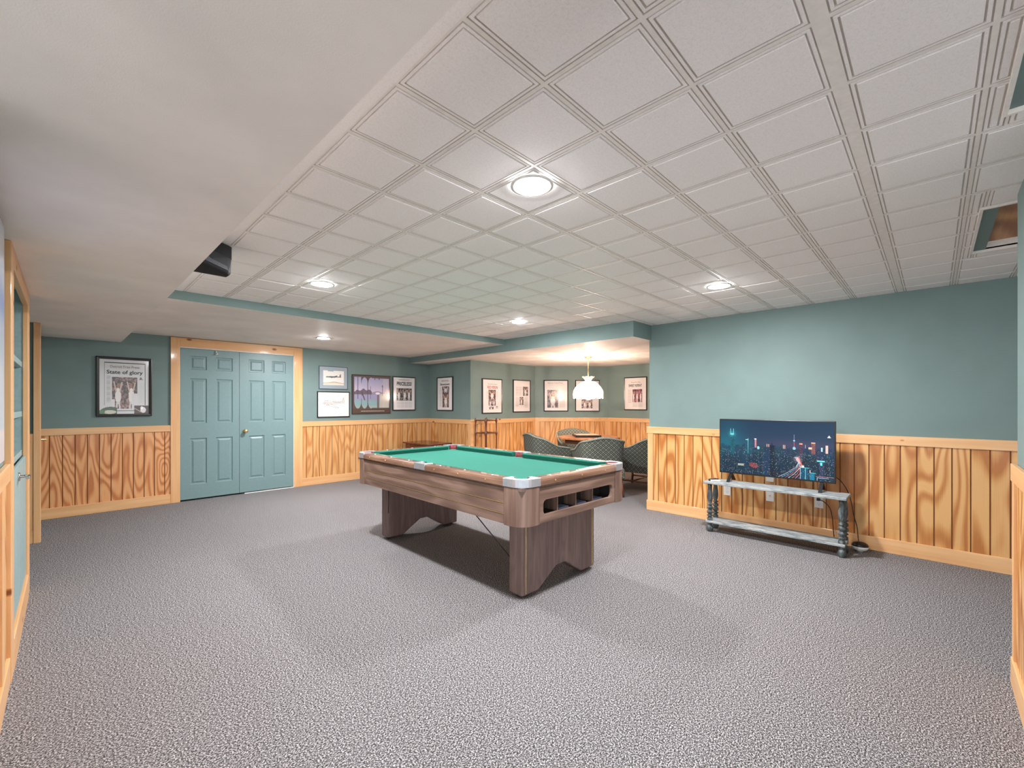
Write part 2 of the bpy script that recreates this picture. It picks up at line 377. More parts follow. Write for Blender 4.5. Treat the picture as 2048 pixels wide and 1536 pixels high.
# wainscot
def wains(tagname, label, A, B, n, grooves, stiles=(), rail_over=(0, 0), rmat=None, side='right', pmat='ply'):
    """A,B 2-D end points of panel face line; n = direction toward room; grooves = distances along A->B"""
    A = Vector(A); B = Vector(B); n = Vector(n).normalized(); d = (B - A); Ln = d.length; d.normalize()
    def P(s, o): q = A + d * s + n * o; return (q.x, q.y)
    pts = [P(0, -0.006), P(0, 0)]
    for g in sorted(grooves):
        if 0.01 < g < Ln - 0.01: pts += [P(g - 0.0042, 0), P(g - 0.003, -0.0055), P(g + 0.003, -0.0055), P(g + 0.0042, 0)]
    pts += [P(Ln, 0), P(Ln, -0.006)]
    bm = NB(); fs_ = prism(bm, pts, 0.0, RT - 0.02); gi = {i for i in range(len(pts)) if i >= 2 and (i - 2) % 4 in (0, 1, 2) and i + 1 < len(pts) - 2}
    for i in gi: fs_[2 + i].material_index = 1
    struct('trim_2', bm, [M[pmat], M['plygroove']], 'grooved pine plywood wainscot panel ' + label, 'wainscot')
    def board(s0, s1, o0, o1, z0, z1): 
        prism(bm, [P(s0, o0), P(s1, o0), P(s1, o1), P(s0, o1)], z0, z1)
    r0, r1 = -rail_over[0], Ln + rail_over[1]
    bm = NB(); board(r0, r1, -0.006, 0.012, 0.914, RT)
    struct('trim_3', bm, rmat, 'knotty pine chair rail ' + label, 'chair rail', bevel=0.003)
    bm = NB(); board(r0, r1, -0.006, 0.012, 0.0, 0.118)
    struct('baseboard_' + side, bm, rmat, 'knotty pine baseboard ' + label, 'baseboard', bevel=0.003)
    if stiles:
        bm = NB()
        for s0, s1 in stiles: board(s0, s1, -0.006, 0.008, 0.118, 0.914)
        struct('trim_4', bm, M['pine_z'], 'upright pine corner board ' + label, 'trim', bevel=0.002)
def gr(start, step, n): return [start + step * i for i in range(n)]
wains('tv', 'under the television wall', (XW, 2.46), (XW, -4.0), (-1, 0), [2.46 - y for y in (2.396, 2.328, 2.225, 2.123, 2.022, 1.923, 1.821, 1.722)] + [2.46 - y for y in gr(1.621, -0.1013, 56)], stiles=((0, 0.066), (2.9, 2.97)), rail_over=(0.012, 0), rmat=M['pine_y'], side='right')
wains('bl', 'left of the double doors', (-0.195, YD), (0.93, YD), (0, -1), [x + 0.195 for x in gr(-0.128, 0.0995, 11)], rmat=M['pine_x'], side='back', pmat='plyl')
wains('br', 'right of the double doors', (2.53, YD), (4.852, YD), (0, -1), gr(0.06, 0.1, 23), stiles=((2.27, 2.322),), rmat=M['pine_x'], side='back', pmat='plyf')
wains('ret', 'on the short return wall', (4.852, YD - 0.012), (4.852, 5.72), (-1, 0), gr(0.09, 0.1, 12), stiles=((1.17, 1.246),), rail_over=(0, 0.012), rmat=M['pine_y'], side='return', pmat='plyf')
wains('al', 'on the alcove left wall', (4.852, 5.72), (6.538, 5.72), (0, -1), gr(0.06, 0.1, 17), stiles=((0, 0.06), (1.63, 1.686)), rmat=M['pine_x'], side='alcove_left', pmat='plyf')
wains('ab', 'on the angled alcove wall', tuple(A2), tuple(B2), (-1, -1), gr(0.1, 0.1, 14), stiles=((0, 0.055), (1.40, 1.465)), rmat=M['pine_x'], side='alcove_back', pmat='plyf')
wains('ar', 'on the far alcove wall', (7.574, 4.684), (7.574, 1.45), (-1, 0), gr(0.1, 0.1, 33), stiles=((0, 0.06),), rmat=M['pine_y'], side='alcove_right', pmat='plyf')
wains('nl', 'on the near left wall', (-0.187, 1.6), (-0.187, 2.985), (1, 0), gr(0.05, 0.1, 13), stiles=((1.1, 1.2),), rmat=M['pine_y'], side='left')
wains('lf', 'on the far left pier', (-0.9, 5.85), (-0.195, 5.85), (0, -1), gr(0.1, 0.1, 6), stiles=((0.62, 0.705),), rmat=M['pine_x'], side='left_far')
wains('nr', 'on the wall end beside the camera', (2.98, -0.26), (2.2, -0.26), (0, 1), gr(0.12, 0.1, 7), stiles=((0, 0.05),), rail_over=(0.012, 0), rmat=M['pine_x'], side='near')

# ------------------------------------------------------------------ double doors
def panel_door(W, H, panels, T=0.035):
    """front face at y=0 looking -y; x 0..W, z 0..H; raised panels"""
    bm = NB()
    xs_ = sorted({0, W} | {p[0] for p in panels} | {p[1] for p in panels}); zs_ = sorted({0, H} | {p[2] for p in panels} | {p[3] for p in panels})
    def inp(x0, x1, z0, z1): return any(x0 >= p[0] - 1e-6 and x1 <= p[1] + 1e-6 and z0 >= p[2] - 1e-6 and z1 <= p[3] + 1e-6 for p in panels)
    for i in range(len(xs_) - 1):
        for k in range(len(zs_) - 1):
            a, b, c_, d = xs_[i], xs_[i + 1], zs_[k], zs_[k + 1]
            if not inp(a, b, c_, d): bm.faces.new([bm.verts.new(p) for p in ((a, 0, c_), (b, 0, c_), (b, 0, d), (a, 0, d))])
    for (a, b, c_, d) in panels:
        prev = None
        for ins, dep in ((0, 0), (0.008, 0.010), (0.020, 0.011), (0.040, 0.002)):
            r = [bm.verts.new(p) for p in ((a + ins, dep, c_ + ins), (b - ins, dep, c_ + ins), (b - ins, dep, d - ins), (a + ins, dep, d - ins))]
            if prev:
                for q in range(4): bm.faces.new((prev[q], prev[(q + 1) % 4], r[(q + 1) % 4], r[q]))
            prev = r
        bm.faces.new(prev)
    # sides and back
    for q in (((0, 0, 0), (0, T, 0), (0, T, H), (0, 0, H)), ((W, 0, 0), (W, T, 0), (W, T, H), (W, 0, H)), ((0, 0, H), (W, 0, H), (W, T, H), (0, T, H)), ((0, 0, 0), (W, 0, 0), (W, T, 0), (0, T, 0)), ((0, T, 0), (W, T, 0), (W, T, H), (0, T, H))):
        bm.faces.new([bm.verts.new(p) for p in q])
    bmesh.ops.remove_doubles(bm, verts=bm.verts, dist=1e-5)
    return bm
def six(x0, x1, x2, x3): return [(x0, x1, 1.69, 1.87), (x2, x3, 1.69, 1.87), (x0, x1, 0.985, 1.575), (x2, x3, 0.985, 1.575), (x0, x1, 0.185, 0.79), (x2, x3, 0.185, 0.79)]
def six2(*a): return [(p[0], p[1], p[2], p[3]) for p in six(*a)]
o = struct('door_1', panel_door(0.66, 1.965, six(0.10, 0.283, 0.385, 0.58)), M['teal_door'], 'left leaf of the teal six-panel double doors', 'door', bevel=0.0)
o.location = (1.026, YD - 0.006, 0.022)
hk = NB(); tube(hk, [(0.385, -0.006, 1.955), (0.385, -0.02, 1.93), (0.40, -0.03, 1.915), (0.375, -0.028, 1.905)], 0.008, 6); obj('hook', hk, M['whitepl'], o)
o = struct('door_2', panel_door(0.706, 1.965, six(0.113, 0.312, 0.412, 0.60)), M['teal_door'], 'right leaf of the teal double doors with a brass knob', 'door')
o.location = (1.69, YD - 0.006, 0.022)
kb = NB(); lathe(kb, [(0.028, 0), (0.028, -0.005), (0.012, -0.010), (0.010, -0.03), (0.022, -0.04), (0.028, -0.055), (0.022, -0.066), (0.004, -0.07)], 0.065, 0.862, 20, 'y'); obj('knob', kb, M['brass'], o)
bm = NB(); box(bm, 1.0, 2.42, YD + .12, YD + .16, 0, 2.1); struct('wall_closet', bm, M['dark'], 'dark closet space behind the double doors', 'wall')
for nm, (a, b, z0, z1), mt, lb in (('trim_5', (0.925, 1.02, 0, 2.116), 'pine_z', 'left pine casing of the double doors'), ('trim_5', (2.405, 2.53, 0, 2.116), 'pine_z', 'right pine casing of the double doors'), ('trim_5', (1.02, 2.405, 2.0, 2.116), 'pine_x', 'pine head casing above the double doors')):
    bm = NB(); box(bm, a, b, YD - 0.016, YD + PO, z0, z1); struct(nm, bm, M[mt], lb, 'door casing', bevel=0.003)
bm = NB(); box(bm, 1.012, 1.022, YD - .012, YD + .1, 0, 2.0); box(bm, 2.398, 2.412, YD - .012, YD + .1, 0, 2.0); box(bm, 1.012, 2.412, YD - .012, YD + .1, 1.99, 2.004)
box(bm, 1.75, 2.40, YD - .010, YD - .006, 0.0, 0.012)
struct('trim_6', bm, M['whitepl'], 'thin white jamb edge round the double doors', 'door jamb')

# ------------------------------------------------------------------ left built-in shelves
t = thing('built_in_shelf', 'teal built-in shelves in a pine face frame at the left edge', 'shelves', (0, 0, 0))
bm = NB(); box(bm, -0.197, -0.172, 2.985, 3.12, 0, 1.999); obj('stile', bm, M['pine_z'], t, bevel=0.003)
bm = NB(); box(bm, -0.197, -0.172, 4.235, 4.392, 0, 1.999); obj('stile', bm, M['pine_z'], t, bevel=0.003)
bm = NB(); box(bm, -0.197, -0.172, 3.12, 4.235, 1.90, 1.999); obj('header', bm, M['pine_y'], t, bevel=0.003)
bm = NB(); box(bm, -0.197, -0.170, 3.12, 4.235, 0.0, 0.15); obj('base_rail', bm, M['pine_y'], t, bevel=0.003)
bm = NB(); box(bm, -0.60, -0.197, 4.24, 4.335, 0, 1.999); obj('side_panel', bm, M['teal_cab'], t)
bm = NB(); box(bm, -0.60, -0.197, 2.992, 3.10, 0, 1.999); obj('side_panel', bm, M['teal_cab'], t)
bm = NB(); box(bm, -0.61, -0.59, 3.10, 4.24, 0, 1.999); obj('back_panel', bm, M['teal_cab'], t)
for z in (1.50, 1.18, 0.93):
    bm = NB(); box(bm, -0.588, -0.200, 3.104, 4.238, z, z + 0.035); obj('shelf', bm, M['teal_cab'], t, bevel=0.002)
for y0, y1, hy in ((3.125, 3.675, 3.60), (3.68, 4.23, 3.755)):
    bm = NB(); box(bm, -0.198, -0.183, y0, y1, 0.155, 0.925); dr = obj('cabinet_door', bm, M['teal_cab'], t, bevel=0.004)
    if hy < 3.7:
        hb = NB(); tube(hb, smooth_path([(-0.183, hy, 0.862), (-0.150, hy, 0.862), (-0.143, hy - 0.03, 0.866), (-0.145, hy - 0.09, 0.862)], 4), 0.008, 10); lathe(hb, [(0.024, -0.183), (0.022, -0.176)], hy, 0.862, 16, 'x')
        obj('handle', hb, M['chrome'], dr)
# casing and door at the far left
bm = NB(); box(bm, -0.207, -0.162, 5.830, 5.93, 0, 1.999); struct('trim_7', bm, M['pine_z'], 'pine door casing on the far left pier', 'door casing', bevel=0.003)
bm = NB(); box(bm, -0.197, -0.185, 5.93, 6.75, 0.01, 1.96); o = struct('door_3', bm, M['teal_door'], 'teal door on the far left wall seen edge-on', 'door')
hb = NB(); lathe(hb, [(0.024, -0.185), (0.022, -0.176), (0.009, -0.172), (0.009, -0.13)], 6.05, 0.925, 16, 'x'); tube(hb, [(-0.132, 6.05, 0.925), (-0.128, 6.11, 0.925), (-0.132, 6.16, 0.92)], 0.009, 8); obj('handle', hb, M['brass'], o)

# ------------------------------------------------------------------ painted grids
def grid_obj(name, img, x0, x1, z0, z1, mat, parent, y=0.0):
    """img: H x W x 3 sRGB 0..255 (row 0 = top) painted on a real flat sheet facing -y"""
    img = np.clip(np.asarray(img, float), 0, 255) / 255; H, W = img.shape[:2]
    lv = np.where(img <= 0.04045, img / 12.92, ((img + 0.055) / 1.055) ** 2.4)
    X = np.linspace(x0, x1, W + 1); Z = np.linspace(z1, z0, H + 1)
    vx, vz = np.meshgrid(X, Z); co = np.stack([vx, np.full_like(vx, y), vz], -1).reshape(-1, 3)
    r, c = np.meshgrid(np.arange(H), np.arange(W), indexing='ij'); i0 = r * (W + 1) + c
    q = np.stack([i0 + W + 1, i0 + W + 2, i0 + 1, i0], -1).reshape(-1, 4)
    me = bpy.data.meshes.new(name); me.vertices.add(len(co)); me.vertices.foreach_set('co', co.ravel())
    me.loops.add(q.size); me.loops.foreach_set('vertex_index', q.ravel().astype(np.int32)); me.polygons.add(len(q))
    me.polygons.foreach_set('loop_start', np.arange(0, q.size, 4, dtype=np.int32)); me.update(calc_edges=True)
    a = me.color_attributes.new('art', 'FLOAT_COLOR', 'CORNER')
    cc = np.ones((H * W, 4, 4)); cc[..., :3] = lv.reshape(-1, 1, 3); a.data.foreach_set('color', cc.ravel().astype(np.float32))
    me.materials.append(mat); o = bpy.data.objects.new(name, me); C.objects.link(o); o.parent = parent
    return o
def UV(H, W):
    v, u = np.meshgrid((np.arange(H) + .5) / H, (np.arange(W) + .5) / W, indexing='ij'); return u, v
def smooth_noise(rng, H, W, n):
    g = rng.random((n + 2, n + 2)); u, v = UV(H, W); a = u * n; b = v * n; i = a.astype(int); j = b.astype(int); fa = a - i; fb = b - j
    fa = fa * fa * (3 - 2 * fa); fb = fb * fb * (3 - 2 * fb)
    return (g[j, i] * (1 - fa) + g[j, i + 1] * fa) * (1 - fb) + (g[j + 1, i] * (1 - fa) + g[j + 1, i + 1] * fa) * fb
def put(img, mask, col, a=1.0):
    k = (mask * a)[..., None]; img[:] = img * (1 - k) + np.array(col, float) * k
def ell(u, v, cx, cy, rx, ry, s=0.0):
    uu, vv = u - cx, v - cy; c_, s_ = math.cos(s), math.sin(s); return ((((uu * c_ + vv * s_) / rx) ** 2 + ((-uu * s_ + vv * c_) / ry) ** 2) < 1).astype(float)
def seg(u, v, x0, y0, x1, y1, wd):
    dx, dy = x1 - x0, y1 - y0; t_ = np.clip(((u - x0) * dx + (v - y0) * dy) / (dx * dx + dy * dy + 1e-9), 0, 1)
    return (((u - x0 - t_ * dx) ** 2 + (v - y0 - t_ * dy) ** 2) < wd * wd).astype(float)
def rc(u, v, x0, y0, x1, y1): return ((u >= x0) & (u <= x1) & (v >= y0) & (v <= y1)).astype(float)

def photo(img, u, v, x0, y0, x1, y1, rng, tint=(150, 130, 122), figs=1):
    """a generic crowd / player press photograph"""
    m_ = rc(u, v, x0, y0, x1, y1); H, W = u.shape
    n = 0.5 * smooth_noise(rng, H, W, 22) + 0.5 * smooth_noise(rng, H, W, 46)
    k = np.clip((n - 0.3) * 2.2, 0, 1)[..., None]
    img[:] = np.where(m_[..., None] > 0, np.array((50, 42, 42)) * (1 - k) + np.array(tint) * k, img)
    for f_ in range(figs):
        cx = x0 + (x1 - x0) * (f_ + 0.5) / figs + rng.normal() * 0.01; h = y1 - y0; wd = (x1 - x0) / figs
        put(img, ell(u, v, cx, y0 + h * 0.60, wd * 0.22, h * 0.26) * m_, (226, 220, 216)); put(img, ell(u, v, cx, y0 + h * 0.27, wd * 0.10, h * 0.08) * m_, (150, 108, 88))
        put(img, seg(u, v, cx - wd * 0.15, y0 + h * 0.45, cx - wd * 0.32, y0 + h * 0.16, wd * 0.055) * m_, (198, 170, 156)); put(img, seg(u, v, cx + wd * 0.15, y0 + h * 0.45, cx + wd * 0.30, y0 + h * 0.18, wd * 0.055) * m_, (198, 170, 156))
        put(img, seg(u, v, cx - wd * 0.08, y0 + h * 0.8, cx - wd * 0.12, y1, wd * 0.07) * m_, (206, 200, 198)); put(img, seg(u, v, cx + wd * 0.08, y0 + h * 0.8, cx + wd * 0.14, y1, wd * 0.07) * m_, (206, 200, 198))
def columns(img, u, v, x0, y0, x1, y1, nc, rng, dark=(176, 170, 166), dens=70):
    for k in range(nc):
        a = x0 + (x1 - x0) * k / nc + 0.008; b = x0 + (x1 - x0) * (k + 1) / nc - 0.008
        put(img, rc(u, v, a, y0, b, y1) * ((v * dens) % 1 < 0.5), dark, 0.65)

def text(body, parent, x0, x1, z0, z1, mat, y, name='headline', bold=0.0, stretch=True):
    cu = bpy.data.curves.new('t', 'FONT'); cu.body = body; cu.size = 1; cu.extrude = 0.004; cu.offset = bold; cu.resolution_u = 3
    ob = bpy.data.objects.new('t', cu); C.objects.link(ob); bpy.context.view_layer.update()
    dg = bpy.context.evaluated_depsgraph_get(); me = bpy.data.meshes.new_from_object(ob.evaluated_get(dg))
    bpy.data.objects.remove(ob)
    co = np.empty(len(me.vertices) * 3); me.vertices.foreach_get('co', co); co = co.reshape(-1, 3)
    mn, mx_ = co.min(0), co.max(0); sx = (x1 - x0) / (mx_[0] - mn[0]); sz = (z1 - z0) / (mx_[1] - mn[1])
    out = np.stack([x0 + (co[:, 0] - mn[0]) * sx, np.full(len(co), y) - co[:, 2] * 0.2, z0 + (co[:, 1] - mn[1]) * sz], -1)
    me.vertices.foreach_set('co', out.ravel()); me.materials.clear(); me.materials.append(mat); me.update()
    o = bpy.data.objects.new(name, me); C.objects.link(o); o.parent = parent; return o

def picture(name, label, cat, loc, rotz, W, H, img, fw=0.016, depth=0.022, fmat='blackframe', group=None, mat_w=0):
    """origin = lower-left corner on the wall; local x to the viewer's right, y into the wall"""
    t = thing(name, label, cat, loc, rotz, group)
    bm = NB()
    outer = [(0, 0), (W, 0), (W, H), (0, H)]; inner = [(fw, fw), (W - fw, fw), (W - fw, H - fw), (fw, H - fw)]
    def ring(p, y): return [bm.verts.new((a, y, b)) for a, b in p]
    a0 = ring(outer, 0); a1 = ring(outer, -depth); b1 = ring([(fw * .25, fw * .25), (W - fw * .25, fw * .25), (W - fw * .25, H - fw * .25), (fw * .25, H - fw * .25)], -depth - 0.003); c1 = ring(inner, -depth + 0.002); d1 = ring(inner, -depth + 0.010)
    for r0, r1 in ((a0, a1), (a1, b1), (b1, c1), (c1, d1)):
        for q in range(4): bm.faces.new((r0[q], r0[(q + 1) % 4], r1[(q + 1) % 4], r1[q]))
    bm.faces.new(a0)
    obj('frame', bm, M[fmat], t)
    p = grid_obj('print', img, fw, W - fw, fw, H - fw, M['art'], t, -depth + 0.009)
    p.data.name = 'print'
    return t, p, -depth + 0.008

WHT = (232, 226, 224)
def page(seed, H=130, W=92, bg=WHT):
    rng = np.random.default_rng(seed); u, v = UV(H, W); img = np.zeros((H, W, 3)) + np.array(bg, float); return rng, u, v, img
R90 = -PI / 2
# State of glory
rng, u, v, img = page(1, 190, 140, (206, 206, 206))
put(img, rc(u, v, .09, .055, .93, .066) + rc(u, v, .09, .055, .103, .84) + rc(u, v, .917, .055, .93, .84) + rc(u, v, .34, .935, .70, .945), (40, 40, 42))
columns(img, u, v, .13, .30, .22, .80, 1, rng, (150, 146, 146), 60); columns(img, u, v, .79, .42, .91, .80, 1, rng, (190, 188, 188), 90)
put(img, ell(u, v, .83, .335, .025, .018) + rc(u, v, .795, .355, .88, .365), (90, 84, 84))
photo(img, u, v, .245, .32, .76, .905, rng, (178, 140, 130), 2)
put(img, rc(u, v, .245, .73, .30, .91) + rc(u, v, .64, .62, .76, .91), (212, 210, 210))
put(img, rc(u, v, 0, .86, .34, 1) * (ell(u, v, .22, .97, .22, .10) + rc(u, v, 0, .93, .34, 1) > 0), (60, 84, 52)); put(img, ell(u, v, .20, .965, .13, .035), (196, 196, 176)); put(img, ell(u, v, .05, .96, .06, .03), (70, 120, 74))
put(img, rc(u, v, .69, .845, 1, 1), (70, 50, 50)); put(img, ell(u, v, .88, .93, .06, .055) + ell(u, v, .85, .89, .03, .03), (224, 220, 222)); put(img, seg(u, v, .70, .90, .84, .97, .008), (170, 150, 130))
t, p, yy = picture('framed_newspaper', 'black framed front page headed State of glory beside the door casing', 'framed picture', (0.240, YD + PO, 1.115), 0, 0.502, 0.705, img, 0.030)
fw, W, H = .03, .502, .705
def fx(a, W=W, fw=fw): return fw + a * (W - 2 * fw)
def fz(b, H=H, fw=fw): return H - fw - b * (H - 2 * fw)
text('State of glory', p, fx(.14), fx(.87), fz(.285), fz(.195), M['ink'], yy, 'headline', 0.012)
text('Detroit Free Press', p, fx(.21), fx(.80), fz(.155), fz(.105), M['greyink'], yy, 'masthead', 0.0)

# aircraft prints
u, v = UV(110, 130); rng = np.random.default_rng(3); img = np.zeros((110, 130, 3)) + np.array((150, 160, 168.))
inn = rc(u, v, .13, .17, .88, .84); put(img, inn, (226, 220, 212)); put(img, inn * (v > .70 + .03 * np.sin(u * 9)), (196, 180, 160)); put(img, inn * (v > .76 + .02 * np.sin(u * 7 + 1)), (222, 210, 192)); put(img, inn * rc(u, v, .3, .17, .5, .21), (150, 160, 168))
put(img, seg(u, v, .24, .47, .76, .45, .020), (92, 104, 104)); put(img, ell(u, v, .45, .46, .16, .035), (84, 98, 98)); put(img, seg(u, v, .42, .49, .62, .41, .022), (92, 96, 96)); put(img, seg(u, v, .73, .45, .75, .35, .022), (120, 84, 84)); put(img, ell(u, v, .27, .46, .03, .03), (110, 118, 120))
picture('framed_aircraft_picture', 'blue-grey matted print of a low flying bomber above the aircraft sketch', 'framed picture', (2.783, YD + PO, 1.503), 0, 0.465, 0.365, img, 0.007, 0.018, 'thinframe') if False else None
M['greyframe'] = plain('slate_blue_frame', (84, 94, 104), 0.35)
picture('framed_aircraft_picture', 'blue-grey matted aircraft print above the pencil sketch', 'framed picture', (2.783, YD + PO, 1.503), 0, 0.465, 0.365, img, 0.007, 0.018, 'greyframe')
u, v = UV(120, 150); img = np.zeros((120, 150, 3)) + np.array((228, 225, 222.))
g_ = (150, 140, 134)
for s_ in ((.20, .42, .80, .40, .006), (.20, .46, .45, .50, .006), (.45, .50, .80, .44, .005), (.20, .34, .42, .36, .005), (.42, .36, .80, .40, .005), (.40, .50, .66, .64, .006), (.28, .52, .60, .66, .006), (.60, .66, .66, .64, .005), (.76, .40, .82, .22, .006), (.82, .22, .84, .42, .006), (.80, .43, .86, .46, .005), (.30, .34, .34, .26, .004), (.22, .50, .14, .46, .004), (.46, .38, .56, .37, .004), (.50, .43, .70, .42, .004), (.36, .46, .44, .46, .005)):
    put(img, seg(u, v, *s_), g_)
for e_ in ((.20, .44, .05, .04), (.30, .52, .045, .035), (.26, .36, .04, .03)):
    put(img, ell(u, v, *e_) - ell(u, v, e_[0], e_[1], e_[2] * .7, e_[3] * .65), g_)
put(img, ell(u, v, .45, .44, .26, .05), (190, 182, 176), .5)
picture('framed_aircraft_picture', 'black framed pencil sketch of a bomber on white paper', 'framed picture', (2.754, YD + PO, 1.050), 0, 0.528, 0.414, img, 0.013, 0.02)
# USC poster
Hh, Ww = 170, 180; u, v = UV(Hh, Ww); rng = np.random.default_rng(5); bg = (88, 70, 64)
scene_ = np.zeros((Hh, Ww, 3)); k = np.clip(v / .5, 0, 1)[..., None]; scene_[:] = np.array((150, 152, 186)) * (1 - k) + np.array((206, 190, 206)) * k
hill = v > (.36 + .10 * np.abs(u - .30) * 2.2 + .02 * np.sin(u * 40)); put(scene_, hill * (v < .52) * (u < .50), (104, 92, 108)); put(scene_, (v > .44 - .03 * np.sin(u * 12)) * (v < .5) * (u >= .5), (150, 140, 160))
put(scene_, v > .5, (150, 150, 178)); put(scene_, v > .66, (134, 166, 170)); put(scene_, v > .8, (150, 168, 160)); put(scene_, (u > .72) * (v > .48), (186, 180, 168)); put(scene_, ell(u, v, .66, .47, .06, .03), (240, 214, 232))
def cap(cx, rx, y0=.045, y1=.875, ry=.20):
    return ((np.abs(u - cx) < rx) & (v > y0 + ry) & (v < y1 - ry)).astype(float) + ell(u, v, cx, y0 + ry, rx, ry) + ell(u, v, cx, y1 - ry, rx, ry) > 0
mask = ((cap(.135, .09) | rc(u, v, .045, .04, .225, .5).astype(bool)) & ~rc(u, v, .128, .0, .142, .62).astype(bool))
sm = cap(.31, .085) & ~(rc(u, v, .20, .30, .29, .40).astype(bool) & False); sm = sm & ~(seg(u, v, .245, .44, .245, .52, .012) + seg(u, v, .26, .5, .31, .64, .014) > 0)
cm = cap(.48, .08) | rc(u, v, .50, .06, .97, .86).astype(bool)
cm = cm & ~(rc(u, v, .462, .28, .470, .62).astype(bool)) & ~(seg(u, v, .58, .03, .58, .10, .01) + seg(u, v, .70, .03, .70, .09, .01) > 0)
msk = (mask | sm | cm).astype(float) * (1 - rc(u, v, .384, 0, .402, 1)) * (1 - rc(u, v, .224, 0, .232, .20)) * (1 - rc(u, v, .224, .62, .232, 1))
img = np.zeros((Hh, Ww, 3)) + np.array(bg, float); put(img, rc(u, v, 0, .88, 1, 1), (84, 60, 48)); put(img, msk, (0, 0, 0)); img = np.where(msk[..., None] > 0, scene_, img)
put(img, rc(u, v, .645, .50, .695, .86), (112, 92, 92)); put(img, seg(u, v, .79, .30, .79, .52, .008) + ell(u, v, .79, .27, .02, .03), (104, 98, 108)); put(img, (u > .8) * (msk > 0), (206, 200, 196), .35)
M['brownframe'] = plain('dark_brown_frame', (66, 54, 50), 0.35)
t, p, yy = picture('framed_poster', 'brown framed poster of tall cut-out letters showing a misty coast', 'framed picture', (3.320, YD + PO, 1.095), 0, 0.718, 0.664, img, 0.012, 0.02, 'brownframe')
put(img, rc(u, v, .22, .925, .84, .933), (190, 176, 164))
text('UNIVERSITY OF SOUTHERN CALIFORNIA', p, .16, .60, .040, .050, M['whitepl'], yy, 'caption', 0.0) if False else None
bmx = NB(); box(bmx, .16, .60, yy - 0.0006, yy, .044, .049); obj('caption_line', bmx, M['whitepl'], p)

def newsimg(seed, photos, cols=(), bg=WHT):
    rng, u, v, img = page(seed, 130, 94, bg)
    for c_ in cols: columns(img, u, v, *c_, rng)
    for (x0, y0, x1, y1, tint, nf) in photos: photo(img, u, v, x0, y0, x1, y1, rng, tint, nf)
    return img
GR, RD = (168, 160, 158), (190, 128, 128)
def news(label, loc, rotz, W, H, img, heads, fw=0.016):
    t, p, yy = picture('framed_newspaper', label, 'framed picture', loc, rotz, W, H, img, fw, group='framed newspaper front pages')
    for (s, x0, x1, v0, v1, mt, bold) in heads:
        text(s, p, fw + x0 * (W - 2 * fw), fw + x1 * (W - 2 * fw), H - fw - v1 * (H - 2 * fw), H - fw - v0 * (H - 2 * fw), M[mt], yy, 'headline' if bold else 'masthead', bold)
    return t
news('black framed front page headed PRICELESS! right of the brown poster', (4.077, YD + PO, 1.145), 0, .477, .615,
     newsimg(11, [(.15, .33, .86, .72, GR, 3)], [(.14, .75, .88, .94, 4), (.14, .055, .88, .068, 1)]), [('PRICELESS!', .16, .86, .13, .25, 'ink', .02), ('Detroit Free Press', .25, .75, .055, .085, 'greyink', 0)])
news('black framed front page headed Boomtown on the short return wall', (4.852 + PO, 6.675, 1.140), R90, .474, .62,
     newsimg(12, [(.32, .27, .80, .46, GR, 1), (.34, .46, .78, .92, (176, 120, 104), 1)], [(.20, .10, .82, .13, 1), (.14, .30, .28, .9, 1)]), [('Boomtown', .20, .82, .165, .235, 'ink', .015), ('Detroit Free Press', .28, .74, .07, .10, 'greyink', 0)])
news('black framed front page headed RED REIGN above the wooden rack', (5.120, 5.72 + PO, 1.093), 0, .490, .624,
     newsimg(13, [(.30, .31, .68, .60, (176, 130, 124), 1), (.30, .60, .68, .79, (196, 170, 180), 2), (.34, .82, .56, .90, RD, 1), (.70, .81, .80, .88, GR, 1)], [(.18, .34, .28, .60, 1), (.70, .34, .82, .60, 1)]), [('RED REIGN', .24, .78, .185, .275, 'redink', .015), ('Detroit Free Press', .26, .74, .12, .145, 'greyink', 0)])
news('black framed newspaper page with two grey photographs and no large headline', (5.904, 5.72 + PO, 1.106), 0, .490, .622,
     newsimg(14, [(.56, .19, .88, .49, GR, 1), (.36, .53, .60, .79, (186, 176, 172), 1)], [(.12, .20, .50, .48, 2), (.12, .52, .32, .84, 1), (.64, .52, .88, .88, 1)]), [('Opinion', .13, .30, .045, .07, 'ink', 0)] if False else [])
p3 = A2 + Vector((1, -1)).normalized() * 0.176 + nn * PO
news('black framed front page with tall purple-grey photograph left of the pendant lamp', (p3.x, p3.y, 1.117), -PI / 4, .487, .626,
     newsimg(15, [(.12, .31, .60, .91, (176, 156, 162), 1)], [(.64, .32, .90, .9, 1), (.16, .12, .86, .135, 1)]), [('Detroit Free Press', .14, .80, .05, .09, 'greyink', 0)])
p4 = A2 + Vector((1, -1)).normalized() * 0.806 + nn * PO
news('black framed front page partly hidden behind the pendant lamp shade', (p4.x, p4.y, 1.115), -PI / 4, .487, .627,
     newsimg(16, [(.24, .62, .72, .92, (200, 184, 182), 2)], [(.12, .2, .88, .58, 3)]), [('Detroit Free Press', .14, .80, .05, .09, 'greyink', 0)])
news('black framed front page headed SWEET REPEAT on the far alcove wall', (7.574 + PO, 4.319, 1.147), R90, .473, .630,
     newsimg(17, [(.36, .36, .82, .78, (196, 104, 120), 3)], [(.14, .36, .32, .8, 1), (.36, .80, .84, .92, 2)]), [('SWEET REPEAT', .18, .80, .20, .285, 'ink', .012), ('Detroit Free Press', .30, .74, .12, .15, 'greyink', 0)])
